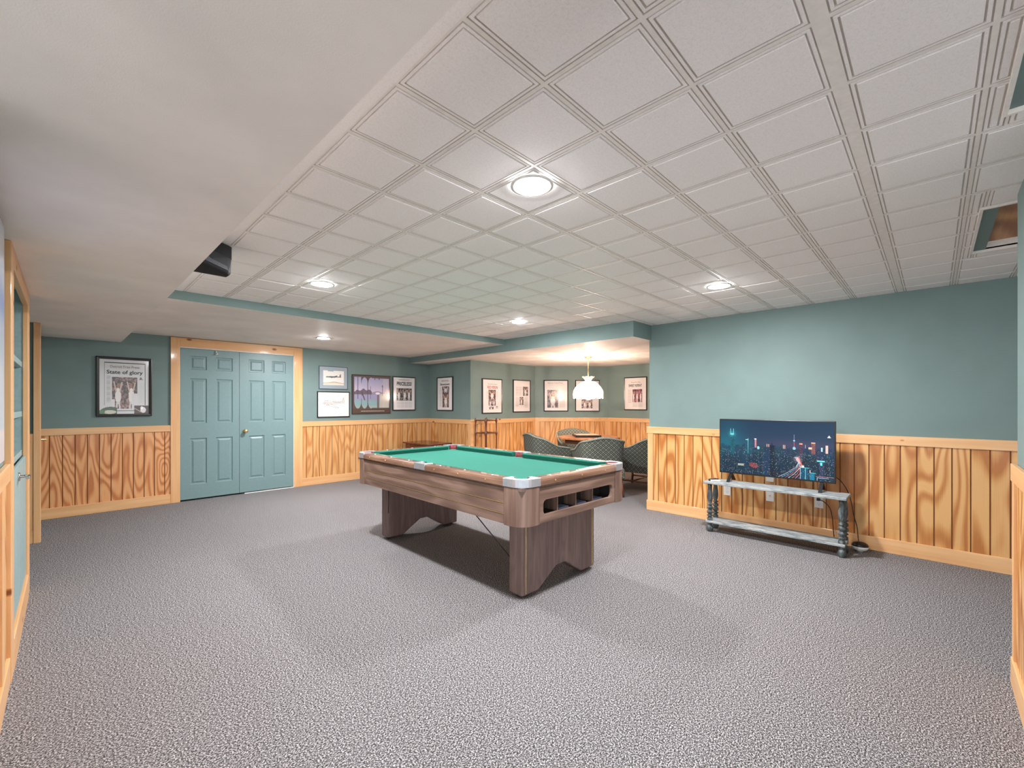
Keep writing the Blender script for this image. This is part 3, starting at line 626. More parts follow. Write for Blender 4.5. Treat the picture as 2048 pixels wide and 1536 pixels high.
# blue and white poster at the left edge
Hh, Ww = 110, 60; u, v = UV(Hh, Ww); rng = np.random.default_rng(9); n_ = smooth_noise(rng, Hh, Ww, 6)
k = np.clip(v * 1.6 + n_ * .5 - .35, 0, 1)[..., None]; img = np.array((178, 192, 214)) * (1 - k) + np.array((222, 224, 228)) * k; put(img, np.exp(-((v - .33) / .06) ** 2) * (n_ > .2), (120, 150, 204), .8); put(img, np.exp(-((v - .33) / .10) ** 2), (128, 158, 208), .6)
t = thing('wall_poster', 'pale blue and white picture panel at the far left edge', 'poster', (-0.195, 0, 0), PI / 2)
bm = NB(); box(bm, 1.90, 2.735, -0.018, 0.0, 1.025, 1.985); obj('panel', bm, M['black'], t, bevel=0.004)
grid_obj('print', img, 1.905, 2.728, 1.03, 1.98, M['art'], t, -0.0185)

# ------------------------------------------------------------------ television set
Hh, Ww = 176, 312; u, v = UV(Hh, Ww); rng = np.random.default_rng(21)
k = np.clip(v / .45, 0, 1)[..., None]; img = np.array((4, 46, 72)) * (1 - k) + np.array((40, 58, 84)) * k
put(img, np.exp(-((u - .08) / .16) ** 2 - ((v - .42) / .2) ** 2), (14, 110, 128), .75); put(img, np.exp(-((u - .10) / .14) ** 2 - ((v - .2) / .3) ** 2), (10, 84, 100), .5); put(img, np.exp(-((u - .72) / .3) ** 2 - ((v - .42) / .1) ** 2), (78, 66, 92), .6)
put(img, v > .50, (16, 42, 60), .8)
def bld(x0, x1, y0, y1, c_, lit=0.12, lc=(120, 190, 200)):
    mm = rc(u, v, x0, y0, x1, y1); put(img, mm, c_, .93); put(img, mm * (rng.random((Hh, Ww)) < lit) * ((np.arange(Hh)[:, None] % 2) == 0), lc, .38 if x1 - x0 < .06 else .3)
for _ in range(120):
    x = rng.random(); wd = .012 + rng.random() * .03; top = .44 + rng.random() * .14; base = rng.integers(0, 18, 3)
    bld(x, x + wd, top, 1, (12 + base[0], 46 + base[1], 66 + base[2]), .10, [(90, 170, 190), (210, 190, 190), (230, 160, 140)][rng.integers(0, 3)])
for _ in range(60):
    x = rng.random(); wd = .02 + rng.random() * .05; top = .58 + rng.random() * .25; b_ = int(rng.integers(0, 16))
    bld(x, x + wd, top, 1, (6 + b_ // 2, 30 + b_, 46 + b_), .09, [(70, 150, 180), (190, 210, 220), (220, 150, 140)][rng.integers(0, 3)])
bld(.10, .14, .28, .66, (10, 70, 84), .3, (120, 230, 230)); put(img, rc(u, v, .103, .16, .107, .28) + rc(u, v, .131, .16, .135, .28) + rc(u, v, .105, .255, .133, .275), (150, 240, 245)); put(img, np.exp(-((u - .12) / .03) ** 2 - ((v - .26) / .05) ** 2), (110, 230, 235), .5)
bld(.245, .315, .36, .62, (16, 74, 92), .15); put(img, rc(u, v, .272, .33, .276, .62) + rc(u, v, .25, .355, .276, .362), (150, 240, 245)); bld(.335, .352, .33, .50, (214, 130, 134), .3, (255, 230, 230)); put(img, rc(u, v, .333, .33, .354, .345), (240, 240, 250)); put(img, ell(u, v, .37, .50, .012, .03), (170, 240, 245))
bld(.475, .515, .44, 1, (8, 24, 38), .03); put(img, rc(u, v, .489, .40, .497, .44), (8, 24, 38)); put(img, rc(u, v, .445, .42, .452, .47) + rc(u, v, .462, .42, .468, .47) + rc(u, v, .59, .42, .597, .49) + rc(u, v, .602, .42, .609, .49), (226, 180, 160))
put(img, rc(u, v, .6825, .23, .6865, .50), (150, 150, 200)); put(img, ell(u, v, .6845, .335, .007, .014) + ell(u, v, .6845, .47, .013, .025), (150, 210, 230)); put(img, rc(u, v, .683, .36, .686, .45), (230, 90, 120))
bld(.725, .755, .38, .60, (60, 44, 70), .25, (240, 170, 130)); put(img, rc(u, v, .728, .375, .752, .395), (250, 170, 140)); bld(.825, .855, .35, .55, (120, 70, 70), .35, (250, 190, 160)); put(img, rc(u, v, .825, .35, .855, .37), (250, 190, 160)); bld(.935, .955, .39, .53, (240, 200, 190), .3, (255, 255, 255)); put(img, ((np.abs(u - .963) < (v - .22) * .35) & (v > .22) & (v < .262)).astype(float), (220, 225, 230))
for (a, b, c2, d, col) in ((.80, .44, .83, .47, (240, 200, 170)), (.90, .43, .915, .5, (170, 220, 240)), (.775, .40, .78, .46, (200, 180, 230))): put(img, rc(u, v, a, b, c2, d), col)
def trail(pts, col, wd):
    for q in range(len(pts) - 1): put(img, seg(u, v, *pts[q], *pts[q + 1], wd), col, .9)
for k_ in range(7):
    o_ = k_ * .009; trail([(.69 + o_ * .6, .62), (.72 + o_ * .4, .72), (.70 + o_ * 1.3, .80), (.62 + o_ * 2.4, .92), (.55 + o_ * 3.2, 1.0)], [(250, 235, 240), (120, 200, 235), (235, 110, 90), (250, 245, 250), (225, 80, 80), (240, 150, 140), (210, 90, 90)][k_], .0022)
put(img, np.exp(-((u - .71) / .04) ** 2 - ((v - .66) / .05) ** 2) * (rng.random((Hh, Ww)) < .5), (240, 190, 190), .9); put(img, ell(u, v, .325, .83, .038, .055, -.4) * (rng.random((Hh, Ww)) < .7), (196, 74, 66)); put(img, rc(u, v, .175, .82, .235, .86) * (rng.random((Hh, Ww)) < .8), (222, 220, 190))
bld(.735, .80, .80, 1, (10, 76, 104), .05); put(img, rc(u, v, .735, .795, .81, .803) + rc(u, v, .775, .80, .779, 1) + rc(u, v, .735, .80, .738, 1), (120, 230, 240)); put(img, rc(u, v, .745, .76, .765, .795), (250, 226, 220)); bld(.81, .85, .88, 1, (16, 120, 150), .05); put(img, rc(u, v, .81, .875, .86, .882) + rc(u, v, .835, .88, .838, 1), (130, 235, 245)); put(img, rc(u, v, .81, .83, .818, .875), (240, 200, 200))
put(img, rc(u, v, .87, .655, .93, .675) + rc(u, v, .893, .69, .91, .74), (110, 226, 232)); put(img, rc(u, v, .87, .95, .96, .957) + rc(u, v, .87, .95, .873, 1), (170, 220, 240)); put(img, rc(u, v, .86, .925, 1, .932), (220, 130, 130))
put(img, np.exp(-((u - .1) / .3) ** 2 - ((v - .58) / .12) ** 2), (10, 96, 112), .35); put(img, np.exp(-((v - .75) / .2) ** 2) * (u < .7), (8, 52, 74), .3)
put(img, (rng.random((Hh, Ww)) < .012) * (v > .55), (200, 220, 230), .9); put(img, (rng.random((Hh, Ww)) < .01) * (v > .5), (240, 150, 140), .8)
TY0, TY1, TZ0, TZ1, TX = 0.602, 1.548, 0.577, 1.113, 4.585
t = thing('television', 'flat television showing a night city skyline on the grey bench', 'television', (TX, TY1, 0.0), R90)
TW = TY1 - TY0
bm = NB(); box(bm, 0, TW, 0.0, 0.028, TZ0, TZ1); fr = obj('housing', bm, M['black'], t, bevel=0.004)
bm = NB(); box(bm, 0.12, TW - 0.12, 0.028, 0.06, TZ0 + 0.04, TZ0 + 0.32); obj('back_cover', bm, M['black'], t, bevel=0.01)
grid_obj('screen', img, 0.009, TW - 0.012, TZ0 + 0.014, TZ1 - 0.012, M['screen'], t, -0.0008)
for xx in (0.105, TW - 0.10):
    bm = NB()
    for s in (-1, 1):
        pts = [(0.014 + s * 0.006, TZ0 + 0.004), (0.014 - s * 0.010, TZ0 + 0.004), (0.014 + s * 0.082, 0.5003), (0.014 + s * 0.105, 0.5003)]
        prism(bm, pts, xx - 0.013, xx + 0.013, 'x')
    obj('leg', bm, M['black'], t)
# bench
t = thing('console_table', 'low distressed grey bench with turned legs under the television', 'table', (4.53, 1.075, 0))
def leaf(z, th, dx, dy, name):
    bm = NB(); box(bm, -dx, dx, -dy, dy, z, z + th); return obj(name, bm, M['distress'], t, bevel=0.005)
leaf(0.474, 0.026, 0.125, 0.568, 'tabletop'); leaf(0.088, 0.024, 0.105, 0.555, 'shelf')
prof = [(0.020, 0.0), (0.027, 0.012), (0.031, 0.035), (0.024, 0.060), (0.013, 0.068), (0.025, 0.078), (0.025, 0.134), (0.013, 0.146), (0.027, 0.156), (0.027, 0.162), (0.013, 0.172), (0.026, 0.182), (0.029, 0.194), (0.026, 0.206), (0.012, 0.217), (0.026, 0.228), (0.028, 0.240), (0.024, 0.250), (0.012, 0.260), (0.026, 0.268), (0.026, 0.274), (0.014, 0.283), (0.020, 0.300), (0.026, 0.330), (0.024, 0.380), (0.018, 0.430), (0.021, 0.474)]
for sx in (-0.075, 0.080):
    for sy in (-0.530, 0.520):
        bm = NB(); lathe(bm, prof, sx, sy, 20); obj('leg', bm, M['turned'], t)
# remotes
t = thing('remote_control', 'white remote control on the left end of the grey bench', 'remote', (4.47, 1.548, 0.5), 0.5)
bm = NB(); box(bm, -0.018, 0.018, -0.045, 0.045, 0.0, 0.014); obj('body', bm, M['whitepl'], t, bevel=0.005)
bm = NB(); lathe(bm, [(0.011, 0.014), (0.010, 0.0155)], 0, 0.02, 16); obj('button_ring', bm, M['greyink'], t)
t = thing('game_controller', 'black handheld controller beside the white remote on the bench', 'controller', (4.50, 1.575, 0.5), -0.3)
bm = NB(); prism(bm, [(-0.055, -0.02), (-0.035, -0.033), (0, -0.022), (0.035, -0.033), (0.055, -0.02), (0.055, 0.02), (0.03, 0.033), (-0.03, 0.033), (-0.055, 0.02)], 0, 0.018); obj('body', bm, M['black'], t, bevel=0.006)
for x in (-.02, .02): bm = NB(); lathe(bm, [(0.007, 0.018), (0.009, 0.024)], x, 0, 12); obj('thumbstick', bm, M['greyink'], t)
# outlets
M['slot'] = plain('socket_slot_grey', (120, 118, 116), 0.6)
def outlet(name, label, y1, z0, kind):
    t = thing(name, label, 'wall outlet', (XW, y1, z0), R90, 'white wall plates under the television')
    bm = NB(); box(bm, 0, 0.069, -0.005, 0.0, 0, 0.112); obj('plate', bm, M['whitepl'], t, bevel=0.002)
    if kind == 'duplex':
        for z in (0.034, 0.078):
            bm = NB(); lathe(bm, [(0.0165, -0.005), (0.016, -0.0075)], 0.0345, z, 20, 'y'); s = obj('socket', bm, M['whitepl'], t)
            bm = NB(); box(bm, 0.027, 0.0288, -0.0079, -0.007, z, z + 0.009); box(bm, 0.040, 0.0418, -0.0079, -0.007, z, z + 0.009); box(bm, 0.0325, 0.0365, -0.0079, -0.007, z - 0.010, z - 0.006); obj('slots', bm, M['slot'], s)
    elif kind == 'jack':
        bm = NB(); lathe(bm, [(0.006, -0.005), (0.005, -0.013)], 0.0345, 0.056, 12, 'y'); obj('jack', bm, M['brass'], t)
outlet('wall_outlet', 'white duplex outlet below the left end of the grey bench top', 1.600, 0.300, 'duplex')
outlet('wall_plate', 'white coaxial plate below the middle of the grey bench top', 1.200, 0.298, 'jack')
outlet('wall_plate', 'white wall plate just under the television, above the bench top', 1.200, 0.492, 'blank')
outlet('wall_outlet', 'white duplex outlet with a black plug, below the bench', 0.800, 0.300, 'duplex')
t = thing('power_cord', 'black cord from the right outlet down behind the bench shelf', 'cord')
bm = NB(); box(bm, 4.825, 4.858, 0.752, 0.778, 0.37, 0.394); obj('plug', bm, M['black'], t, bevel=0.004)
bm = NB(); tube(bm, smooth_path([(4.83, 0.760, 0.38), (4.80, 0.72, 0.375), (4.79, 0.675, 0.33), (4.79, 0.655, 0.25), (4.79, 0.645, 0.12), (4.80, 0.63, 0.02), (4.80, 0.55, 0.006)], 6), 0.0035, 6); obj('cable', bm, M['black'], t)
bm = NB(); tube(bm, smooth_path([(4.63, 0.66, 0.66), (4.68, 0.585, 0.60), (4.75, 0.54, 0.50), (4.76, 0.515, 0.40), (4.76, 0.50, 0.30), (4.77, 0.478, 0.20), (4.76, 0.47, 0.12), (4.745, 0.465, 0.082)], 6), 0.0035, 6)
tag(obj('power_cord', bm, M['black']), 'black cord hanging from the television down to the round device', 'cord')
t = thing('round_speaker', 'small white and black round device on the carpet right of the bench', 'device', (4.745, 0.455, 0))
bm = NB(); lathe(bm, [(0.022, 0.0), (0.024, 0.006), (0.046, 0.016), (0.059, 0.034), (0.061, 0.048)], 0, 0, 32); obj('base', bm, M['whitepl'], t)
bm = NB(); lathe(bm, [(0.060, 0.048), (0.056, 0.060), (0.044, 0.072), (0.02, 0.080), (0.004, 0.081)], 0, 0, 32); obj('top_cover', bm, M['black'], t)

# ------------------------------------------------------------------ ceiling speaker
t = thing('wall_speaker', 'black wedge loudspeaker hanging at the edge of the left soffit', 'speaker', (0, 0, 0))
bm = NB()
bot = [(0.495, 2.80), (0.655, 2.955), (0.672, 2.985), (0.672, 3.09), (0.495, 3.09)]
top = [(0.495, 2.83), (0.630, 2.945), (0.690, 3.00), (0.690, 3.09), (0.495, 3.09)]
levels = [(2.020, [(0.495, 2.80), (0.655, 2.955), (0.672, 2.985), (0.668, 3.01), (0.495, 2.85)]), (2.032, [(0.495, 2.788), (0.662, 2.950), (0.680, 2.982), (0.680, 3.09), (0.495, 3.09)]), (2.118, [(0.495, 2.812), (0.655, 2.955), (0.684, 2.986), (0.684, 3.09), (0.495, 3.09)])]
rings = [[bm.verts.new((*p, z)) for p in pp] for z, pp in levels]
for a, b in zip(rings, rings[1:]):
    for k in range(5): bm.faces.new((a[k], a[(k + 1) % 5], b[(k + 1) % 5], b[k]))
bm.faces.new(rings[0]); bm.faces.new(rings[-1]); M['spk'] = plain('matte_black_cabinet', (30, 30, 32), 0.75, spec=0.2); sp = obj('cabinet', bm, M['spk'], t, bevel=0.003)
mm = N('speaker_grille', 0.6); vv = mm.coord(scale=(320, 320, 320)); nn_ = mm.noise(vv, 1.0, 1); mm.base(mm.ramp(nn_, [(0.42, (12, 13, 16)), (0.6, (66, 68, 78))])); M['grille'] = mm.m
bm = NB(); d = Vector((0.662 - 0.495, 2.950 - 2.788, 0)).normalized(); nrm = Vector((d.y, -d.x, 0))
def gp(s, z, o=0.002): q = Vector((0.497, 2.790, 0)) + d * s + nrm * o; lean = (z - 2.03) * 0.25; q -= nrm * lean; return (q.x, q.y, z)
vs_ = [bm.verts.new(gp(*a)) for a in ((0.0, 2.036), (0.222, 2.036), (0.214, 2.112), (0.0, 2.112))]; bm.faces.new(vs_)
gro = obj('grille', bm, M['grille'], t); sm_ = gro.modifiers.new('s', 'SOLIDIFY'); sm_.thickness = 0.003
bm = NB(); prism(bm, [(0.50, 2.86), (0.640, 2.965), (0.690, 3.005), (0.690, 3.08), (0.50, 3.08)], 2.118, 2.197); obj('bracket', bm, M['spk'], t, bevel=0.004)

# ------------------------------------------------------------------ ceiling lights
def can(x, y, z, label):
    t = thing('recessed_light', label, 'ceiling light', (x, y, z), 0, 'recessed ceiling lights')
    bm = NB(); lathe(bm, [(0.092, 0.0), (0.092, -0.004), (0.074, -0.007), (0.070, 0.0)], 0, 0, 40, close=False); obj('trim_ring', bm, M['whitepl'], t)
    bm = NB(); lathe(bm, [(0.070, -0.002), (0.065, -0.007), (0.040, -0.0120), (0.002, -0.014)], 0, 0, 40); obj('lens', bm, M['lens'], t)
    return t
can(1.392, 1.235, 2.197, 'largest round ceiling light, nearest above the carpet')
can(1.390, 3.415, 2.197, 'round ceiling light left of the centre, near the speaker')
can(3.605, 1.222, 2.197, 'round ceiling light nearest the television wall')
can(3.592, 3.388, 2.197, 'round ceiling light above the far end of the pool table')
can(2.346, 5.72, 2.125, 'round light in the white soffit right of the double doors')

# ------------------------------------------------------------------ pool table
pt = thing('pool_table', 'coin-style pool table with green cloth and brown wood-grain cabinet', 'pool table', (2.46, 2.80, 0), math.radians(-1.3))
HX, HY = 0.585, 1.095; Z0, Z1 = 0.764, 0.810
def casting(cx, cy):
    """corner casting, corner at (cx,cy)"""
    sx, sy = (1 if cx > 0 else -1), (1 if cy > 0 else -1)
    pts = [(0, .165)]
    for k in range(9): a = PI + (PI / 2) * k / 8; pts.append((0.105 + 0.105 * math.cos(a), 0.105 + 0.105 * math.sin(a)))
    pts += [(.165, 0), (.165, .078), (.142, .078)]
    for k in range(11):
        a = math.radians(-8 - (270 - 16) * k / 10 + 0); a = math.radians(-5) - math.radians(260) * k / 10; pts.append((0.090 + 0.052 * math.cos(a), 0.090 + 0.052 * math.sin(a)))
    pts += [(.078, .142), (.078, .165)]
    P = [(cx - sx * a, cy - sy * b) for a, b in pts]
    bm = NB(); prism(bm, P, Z0 - 0.002, Z1 + 0.002); return bm
for cx in (-HX, HX):
    for cy in (-HY, HY): obj('corner_casting', casting(cx, cy), M['alum'], pt, bevel=0.006, seg=3)
def railseg(x0, x1, y0, y1, mat, along):
    """rounded outer rail"""
    bm = NB()
    if along == 'y':
        s = 1 if x1 > 0 else -1; xo = HX * s; xi = (HX - 0.078) * s
        pr = [(xo, Z0), (xo, Z1 - 0.020), (xo - s * 0.004, Z1 - 0.009), (xo - s * 0.013, Z1 - 0.002), (xo - s * 0.026, Z1), (xi, Z1 - 0.002), (xi, Z0)]
        prism(bm, pr, y0, y1, 'y')
    else:
        s = 1 if y1 > 0 else -1; yo = HY * s; yi = (HY - 0.078) * s
        pr = [(yo, Z0), (yo, Z1 - 0.020), (yo - s * 0.004, Z1 - 0.009), (yo - s * 0.013, Z1 - 0.002), (yo - s * 0.026, Z1), (yi, Z1 - 0.002), (yi, Z0)]
        prism(bm, pr, x0, x1, 'x')
    return obj('rail', bm, mat, pt)
for s in (-1, 1):
    for y0, y1 in ((-HY + .165, -0.075), (0.075, HY - .165)):
        r = railseg(s * HX, s * (HX - .01), y0, y1, M['rail_y'], 'y')
        for k in range(3):
            y = y0 + (y1 - y0) * (k + 0.5) / 3; bm = NB(); lathe(bm, [(0.007, Z1 - 0.001), (0.006, Z1 + 0.001)], s * (HX - 0.045), y, 12); obj('sight', bm, M['whitepl'], r)
            bm = NB(); lathe(bm, [(0.007, s * (HX - 0.002)), (0.006, s * (HX + 0.0025))], y + 0.02, Z0 + 0.018, 10, 'x'); obj('bolt', bm, M['brass'], r)
    r = railseg(-HX + .165, HX - .165, s * HY, s * (HY - .01), M['rail_x'], 'x')
    for k in range(3):
        x = (-HX + .165) + (2 * HX - .33) * (k + 0.5) / 3; bm = NB(); lathe(bm, [(0.007, Z1 - 0.001), (0.006, Z1 + 0.001)], x, s * (HY - 0.045), 12); obj('sight', bm, M['whitepl'], r)
        bm = NB(); lathe(bm, [(0.007, s * (HY - 0.002)), (0.006, s * (HY + 0.0025))], x, Z0 + 0.018, 10, 'y'); obj('bolt', bm, M['brass'], r)
    # side casting with half-round pocket
    pts = [(HX, -0.075), (HX, 0.075), (HX - 0.078, 0.075), (HX - 0.078, 0.055)]
    for k in range(9): a = math.radians(80) - math.radians(160) * k / 8; pts.append((HX - 0.088 + 0.052 * math.cos(a), 0.052 * math.sin(a)))
    pts += [(HX - 0.078, -0.055), (HX - 0.078, -0.075)]
    bm = NB(); prism(bm, [(s * a, b) for a, b in pts], Z0 - 0.002, Z1 + 0.002); obj('side_casting', bm, M['alum'], pt, bevel=0.005)
# pockets
def pocket(cx, cy, a0, a1, r=0.051):
    bm = NB(); n = 16; R0 = []; R1 = []; R2 = []
    for k in range(n + 1):
        a = a0 + (a1 - a0) * k / n; c_, s_ = math.cos(a), math.sin(a)
        R0.append(bm.verts.new((cx + r * c_, cy + r * s_, Z1 - 0.002))); R1.append(bm.verts.new((cx + (r - 0.006) * c_, cy + (r - 0.006) * s_, Z1 - 0.006))); R2.append(bm.verts.new((cx + (r - 0.010) * c_, cy + (r - 0.010) * s_, 0.70)))
    for A_, B_ in ((R0, R1), (R1, R2)):
        for k in range(n): f = bm.faces.new((A_[k], A_[k + 1], B_[k + 1], B_[k])); f.smooth = True
    o = obj('pocket_liner', bm, M['leather'], pt); s_ = o.modifiers.new('s', 'SOLIDIFY'); s_.thickness = 0.004
for sx in (-1, 1):
    for sy in (-1, 1):
        c0 = math.atan2(sy, sx); pocket(sx * (HX - 0.090), sy * (HY - 0.090), c0 - 2.3, c0 + 2.3)
    pocket(sx * (HX - 0.088), 0, (0 if sx > 0 else PI) - 1.5, (0 if sx > 0 else PI) + 1.5)
# bed
bm = NB()
BX, BY = HX - 0.112, HY - 0.112
pts = []
for (cx, cy, a0) in ((BX, BY, 0), (-BX, BY, 1), (-BX, -BY, 2), (BX, -BY, 3)):
    pass
def bite(cx, cy, r, a_s, a_e, n=8): return [(cx + r * math.cos(a_s + (a_e - a_s) * k / n), cy + r * math.sin(a_s + (a_e - a_s) * k / n)) for k in range(n + 1)]
P = [(BX + .02, 0.04)]
P += [(BX + .02, BY - 0.045), (BX - .045, BY + .02)]
P += [(-BX + .045, BY + .02), (-BX - .02, BY - .045), (-BX - .02, 0.04), (-BX + .01, 0), (-BX - .02, -0.04), (-BX - .02, -BY + .045), (-BX + .045, -BY - .02), (BX - .045, -BY - .02), (BX + .02, -BY + .045), (BX + .02, -0.04), (BX - .01, 0)]
prism(bm, P, 0.742, 0.766); obj('playing_cloth', bm, M['felt'], pt)
# cushions
def cush(p0, p1, n, e0, e1):
    """p0->p1 along the wood edge (2D), n inward; e = end mitre lengths"""
    p0 = Vector(p0); p1 = Vector(p1); n = Vector(n); d = (p1 - p0).normalized(); bm = NB(); w_ = 0.040
    prof = [(0.0, 0.770), (0.0, Z1 - 0.004), (0.008, Z1 - 0.002), (w_ - 0.004, Z1 - 0.006), (w_, Z1 - 0.011), (w_ - 0.018, 0.7665)]
    A_ = []; B_ = []
    for o_, z in prof:
        a = p0 + n * o_ + d * (e0 * o_ / w_); b = p1 + n * o_ - d * (e1 * o_ / w_)
        A_.append(bm.verts.new((a.x, a.y, z))); B_.append(bm.verts.new((b.x, b.y, z)))
    k = len(prof)
    for i in range(k): bm.faces.new((A_[i], A_[(i + 1) % k], B_[(i + 1) % k], B_[i]))
    bm.faces.new(A_); bm.faces.new(B_); obj('cushion', bm, M['cushion'], pt)
ex, ey = HX - 0.078, HY - 0.078
for s in (-1, 1):
    cush((s * ex, -ey + 0.068), (s * ex, -0.058), (-s, 0), 0.042, 0.012); cush((s * ex, 0.058), (s * ex, ey - 0.068), (-s, 0), 0.012, 0.042)
    cush((-ex + 0.068, s * ey), (ex - 0.068, s * ey), (0, -s), 0.042, 0.042)
# cabinet body
BZ = 0.530
bm = NB(); box(bm, -HX + 0.045, HX - 0.045, -HY + 0.14, HY - 0.02, 0.56, 0.742); obj('inner_box', bm, M['dark'], pt)
bm = NB()
box(bm, -HX + 0.02, HX - 0.02, -HY + 0.02, HY - 0.02, 0.742, Z0 - 0.002); obj('rail_shadow_band', bm, M['legwood'], pt)
for sx in (-1, 1):
    for sy in (-1, 1):
        pts = [(0.004, .160)]
        for k in range(9): a = PI + (PI / 2) * k / 8; pts.append((0.109 + 0.105 * math.cos(a), 0.109 + 0.105 * math.sin(a)))
        pts += [(.160, 0.004), (.160, .03), (.115, .03)]
        for k in range(7): a = 1.5 * PI - (PI / 2) * k / 6; pts.append((0.115 + 0.085 * math.cos(a), 0.115 + 0.085 * math.sin(a)))
        pts += [(.03, .160)]
        bm = NB(); prism(bm, [(sx * (HX - a), sy * (HY - b)) for a, b in pts], BZ - 0.004, 0.758); obj('corner_post', bm, M['wal_z'], pt, bevel=0.002)
    # long side boards with two grooves
    bm = NB()
    for z0, z1 in ((BZ, 0.588), (0.594, 0.655), (0.661, 0.748)): 
        xo = sx * (HX - 0.012); xi = sx * (HX - 0.04); box(bm, min(xo, xi), max(xo, xi), -HY + .160, HY - .160, z0, z1)
    xo = sx * (HX - 0.018); xi = sx * (HX - 0.038); box(bm, min(xo, xi), max(xo, xi), -HY + .160, HY - .160, BZ + .002, 0.74)
    sd = obj('side_panel', bm, M['wal_y'], pt)
    for z in (0.591, 0.658): bm = NB(); xo = sx * (HX - 0.0105); xi = sx * (HX - 0.02); box(bm, min(xo, xi), max(xo, xi), -HY + .162, HY - .162, z - .002, z + .002); obj('brass_strip', bm, M['brass'], sd)
def rr_loop(cx, cz, hx, hz, r, n=5):
    out = []
    for (sx, sz, a0) in ((1, 1, 0), (-1, 1, PI / 2), (-1, -1, PI), (1, -1, 1.5 * PI)):
        for k in range(n + 1):
            a = a0 + (PI / 2) * k / n; out.append((cx + sx * (hx - r) + r * math.cos(a), cz + sz * (hz - r) + r * math.sin(a)))
    return out
def end_panel(sy, opening):
    yo = sy * (HY - 0.012); yi = sy * (HY - 0.036); x0, x1 = -HX + .160, HX - .160; z0, z1 = BZ, 0.745
    bm = NB()
    if not opening: box(bm, x0, x1, min(yo, yi), max(yo, yi), z0, z1)
    else:
        loop = rr_loop(0.035, 0.625, 0.375, 0.047, 0.030)
        def outp(p):
            dx, dz = p[0] - 0.0, p[1] - (z0 + z1) / 2; hx = (x1 - x0) / 2; hz = (z1 - z0) / 2; s = max(abs(dx) / hx, abs(dz) / hz); return (dx / s, (z0 + z1) / 2 + dz / s)
        loop = rr_loop(0.0, 0.622, 0.385, 0.047, 0.030)
        outer = []
        for i, p in enumerate(loop):
            outer.append(outp(p))
        # snap corner members
        n = len(loop); q = n // 4
        for ci, (cx, cz) in enumerate(((x1, z1), (x0, z1), (x0, z0), (x1, z0))):
            outer[ci * q + q // 2] = (cx, cz)
            for k in range(q):
                i = ci * q + k
                if k < q // 2: outer[i] = (cx, loop[i][1]) if ci in (0, 2) else (loop[i][0], cz)
                elif k > q // 2: outer[i] = (loop[i][0], cz) if ci in (0, 2) else (cx, loop[i][1])
        rings = []
        for pp, y in ((outer, yi), (outer, yo), (loop, yo), (loop, yi)): rings.append([bm.verts.new((a, y, b)) for a, b in pp])
        for A_, B_ in ((rings[0], rings[1]), (rings[1], rings[2]), (rings[2], rings[3]), (rings[3], rings[0])):
            for k in range(n): bm.faces.new((A_[k], A_[(k + 1) % n], B_[(k + 1) % n], B_[k]))
    return obj('end_panel', bm, M['wal_x'], pt, bevel=0)
end_panel(1, False); end_panel(-1, True)
# ball return
bm = NB()
box(bm, -0.41, 0.41, -HY + 0.036, -HY + 0.20, 0.555, 0.570); box(bm, -0.41, 0.41, -HY + 0.036, -HY + 0.20, 0.680, 0.70); box(bm, -0.41, 0.41, -HY + 0.19, -HY + 0.20, 0.57, 0.68); box(bm, -0.415, -0.405, -HY + .036, -HY + .2, .56, .69); box(bm, 0.405, 0.415, -HY + .036, -HY + .2, .56, .69)
br = obj('ball_return', bm, M['dark'], pt)
for x in (-0.215, -0.02, 0.175): bm = NB(); box(bm, x - .004, x + .004, -HY + 0.038, -HY + 0.19, 0.570, 0.68); obj('divider', bm, M['wal_z'], br)
for x in (-0.185, 0.01, 0.205): bm = NB(); box(bm, x, x + .10, -HY + 0.05, -HY + 0.12, 0.5705, 0.580); obj('tray', bm, M['bluepad'], br)
# legs
LP = [(-.4, .018), (-.24, .018), (-.05, .135), (.05, .135), (.24, .018), (.4, .018), (.4, BZ + 0.03), (-.4, BZ + 0.03)]
for y0, y1 in ((-0.915, -0.790), (0.815, 0.940)):
    bm = NB(); prism(bm, LP, y0, y1, 'y'); lg = obj('leg', bm, M['legwood'], pt, bevel=0.014, seg=3)
    yf = y0 if y0 < 0 else y1
    for x in (-0.365, 0.368):
        bm = NB(); box(bm, x - .004, x + .004, yf - (0.002 if y0 < 0 else 0.0), yf + (0.002 if y0 > 0 else 0.0) + 0.0005, 0.03, BZ); obj('edge_trim', bm, M['brass'], lg)
    for x in (-0.36, 0.36):
        bm = NB(); lathe(bm, [(0.020, 0.0), (0.022, 0.006), (0.010, 0.010), (0.009, 0.03)], x, (y0 + y1) / 2, 16); obj('foot', bm, M['black'], lg)
for (sx, y0, y1) in ((-1, -0.80, -0.56), (1, -0.80, -0.56), (-1, 0.82, 0.58), (1, 0.82, 0.58)):
    bm = NB(); tube(bm, [(sx * 0.395, y0, 0.25), (sx * 0.52, y1, BZ + 0.005)], 0.004, 8); obj('brace_rod', bm, M['black'], pt)

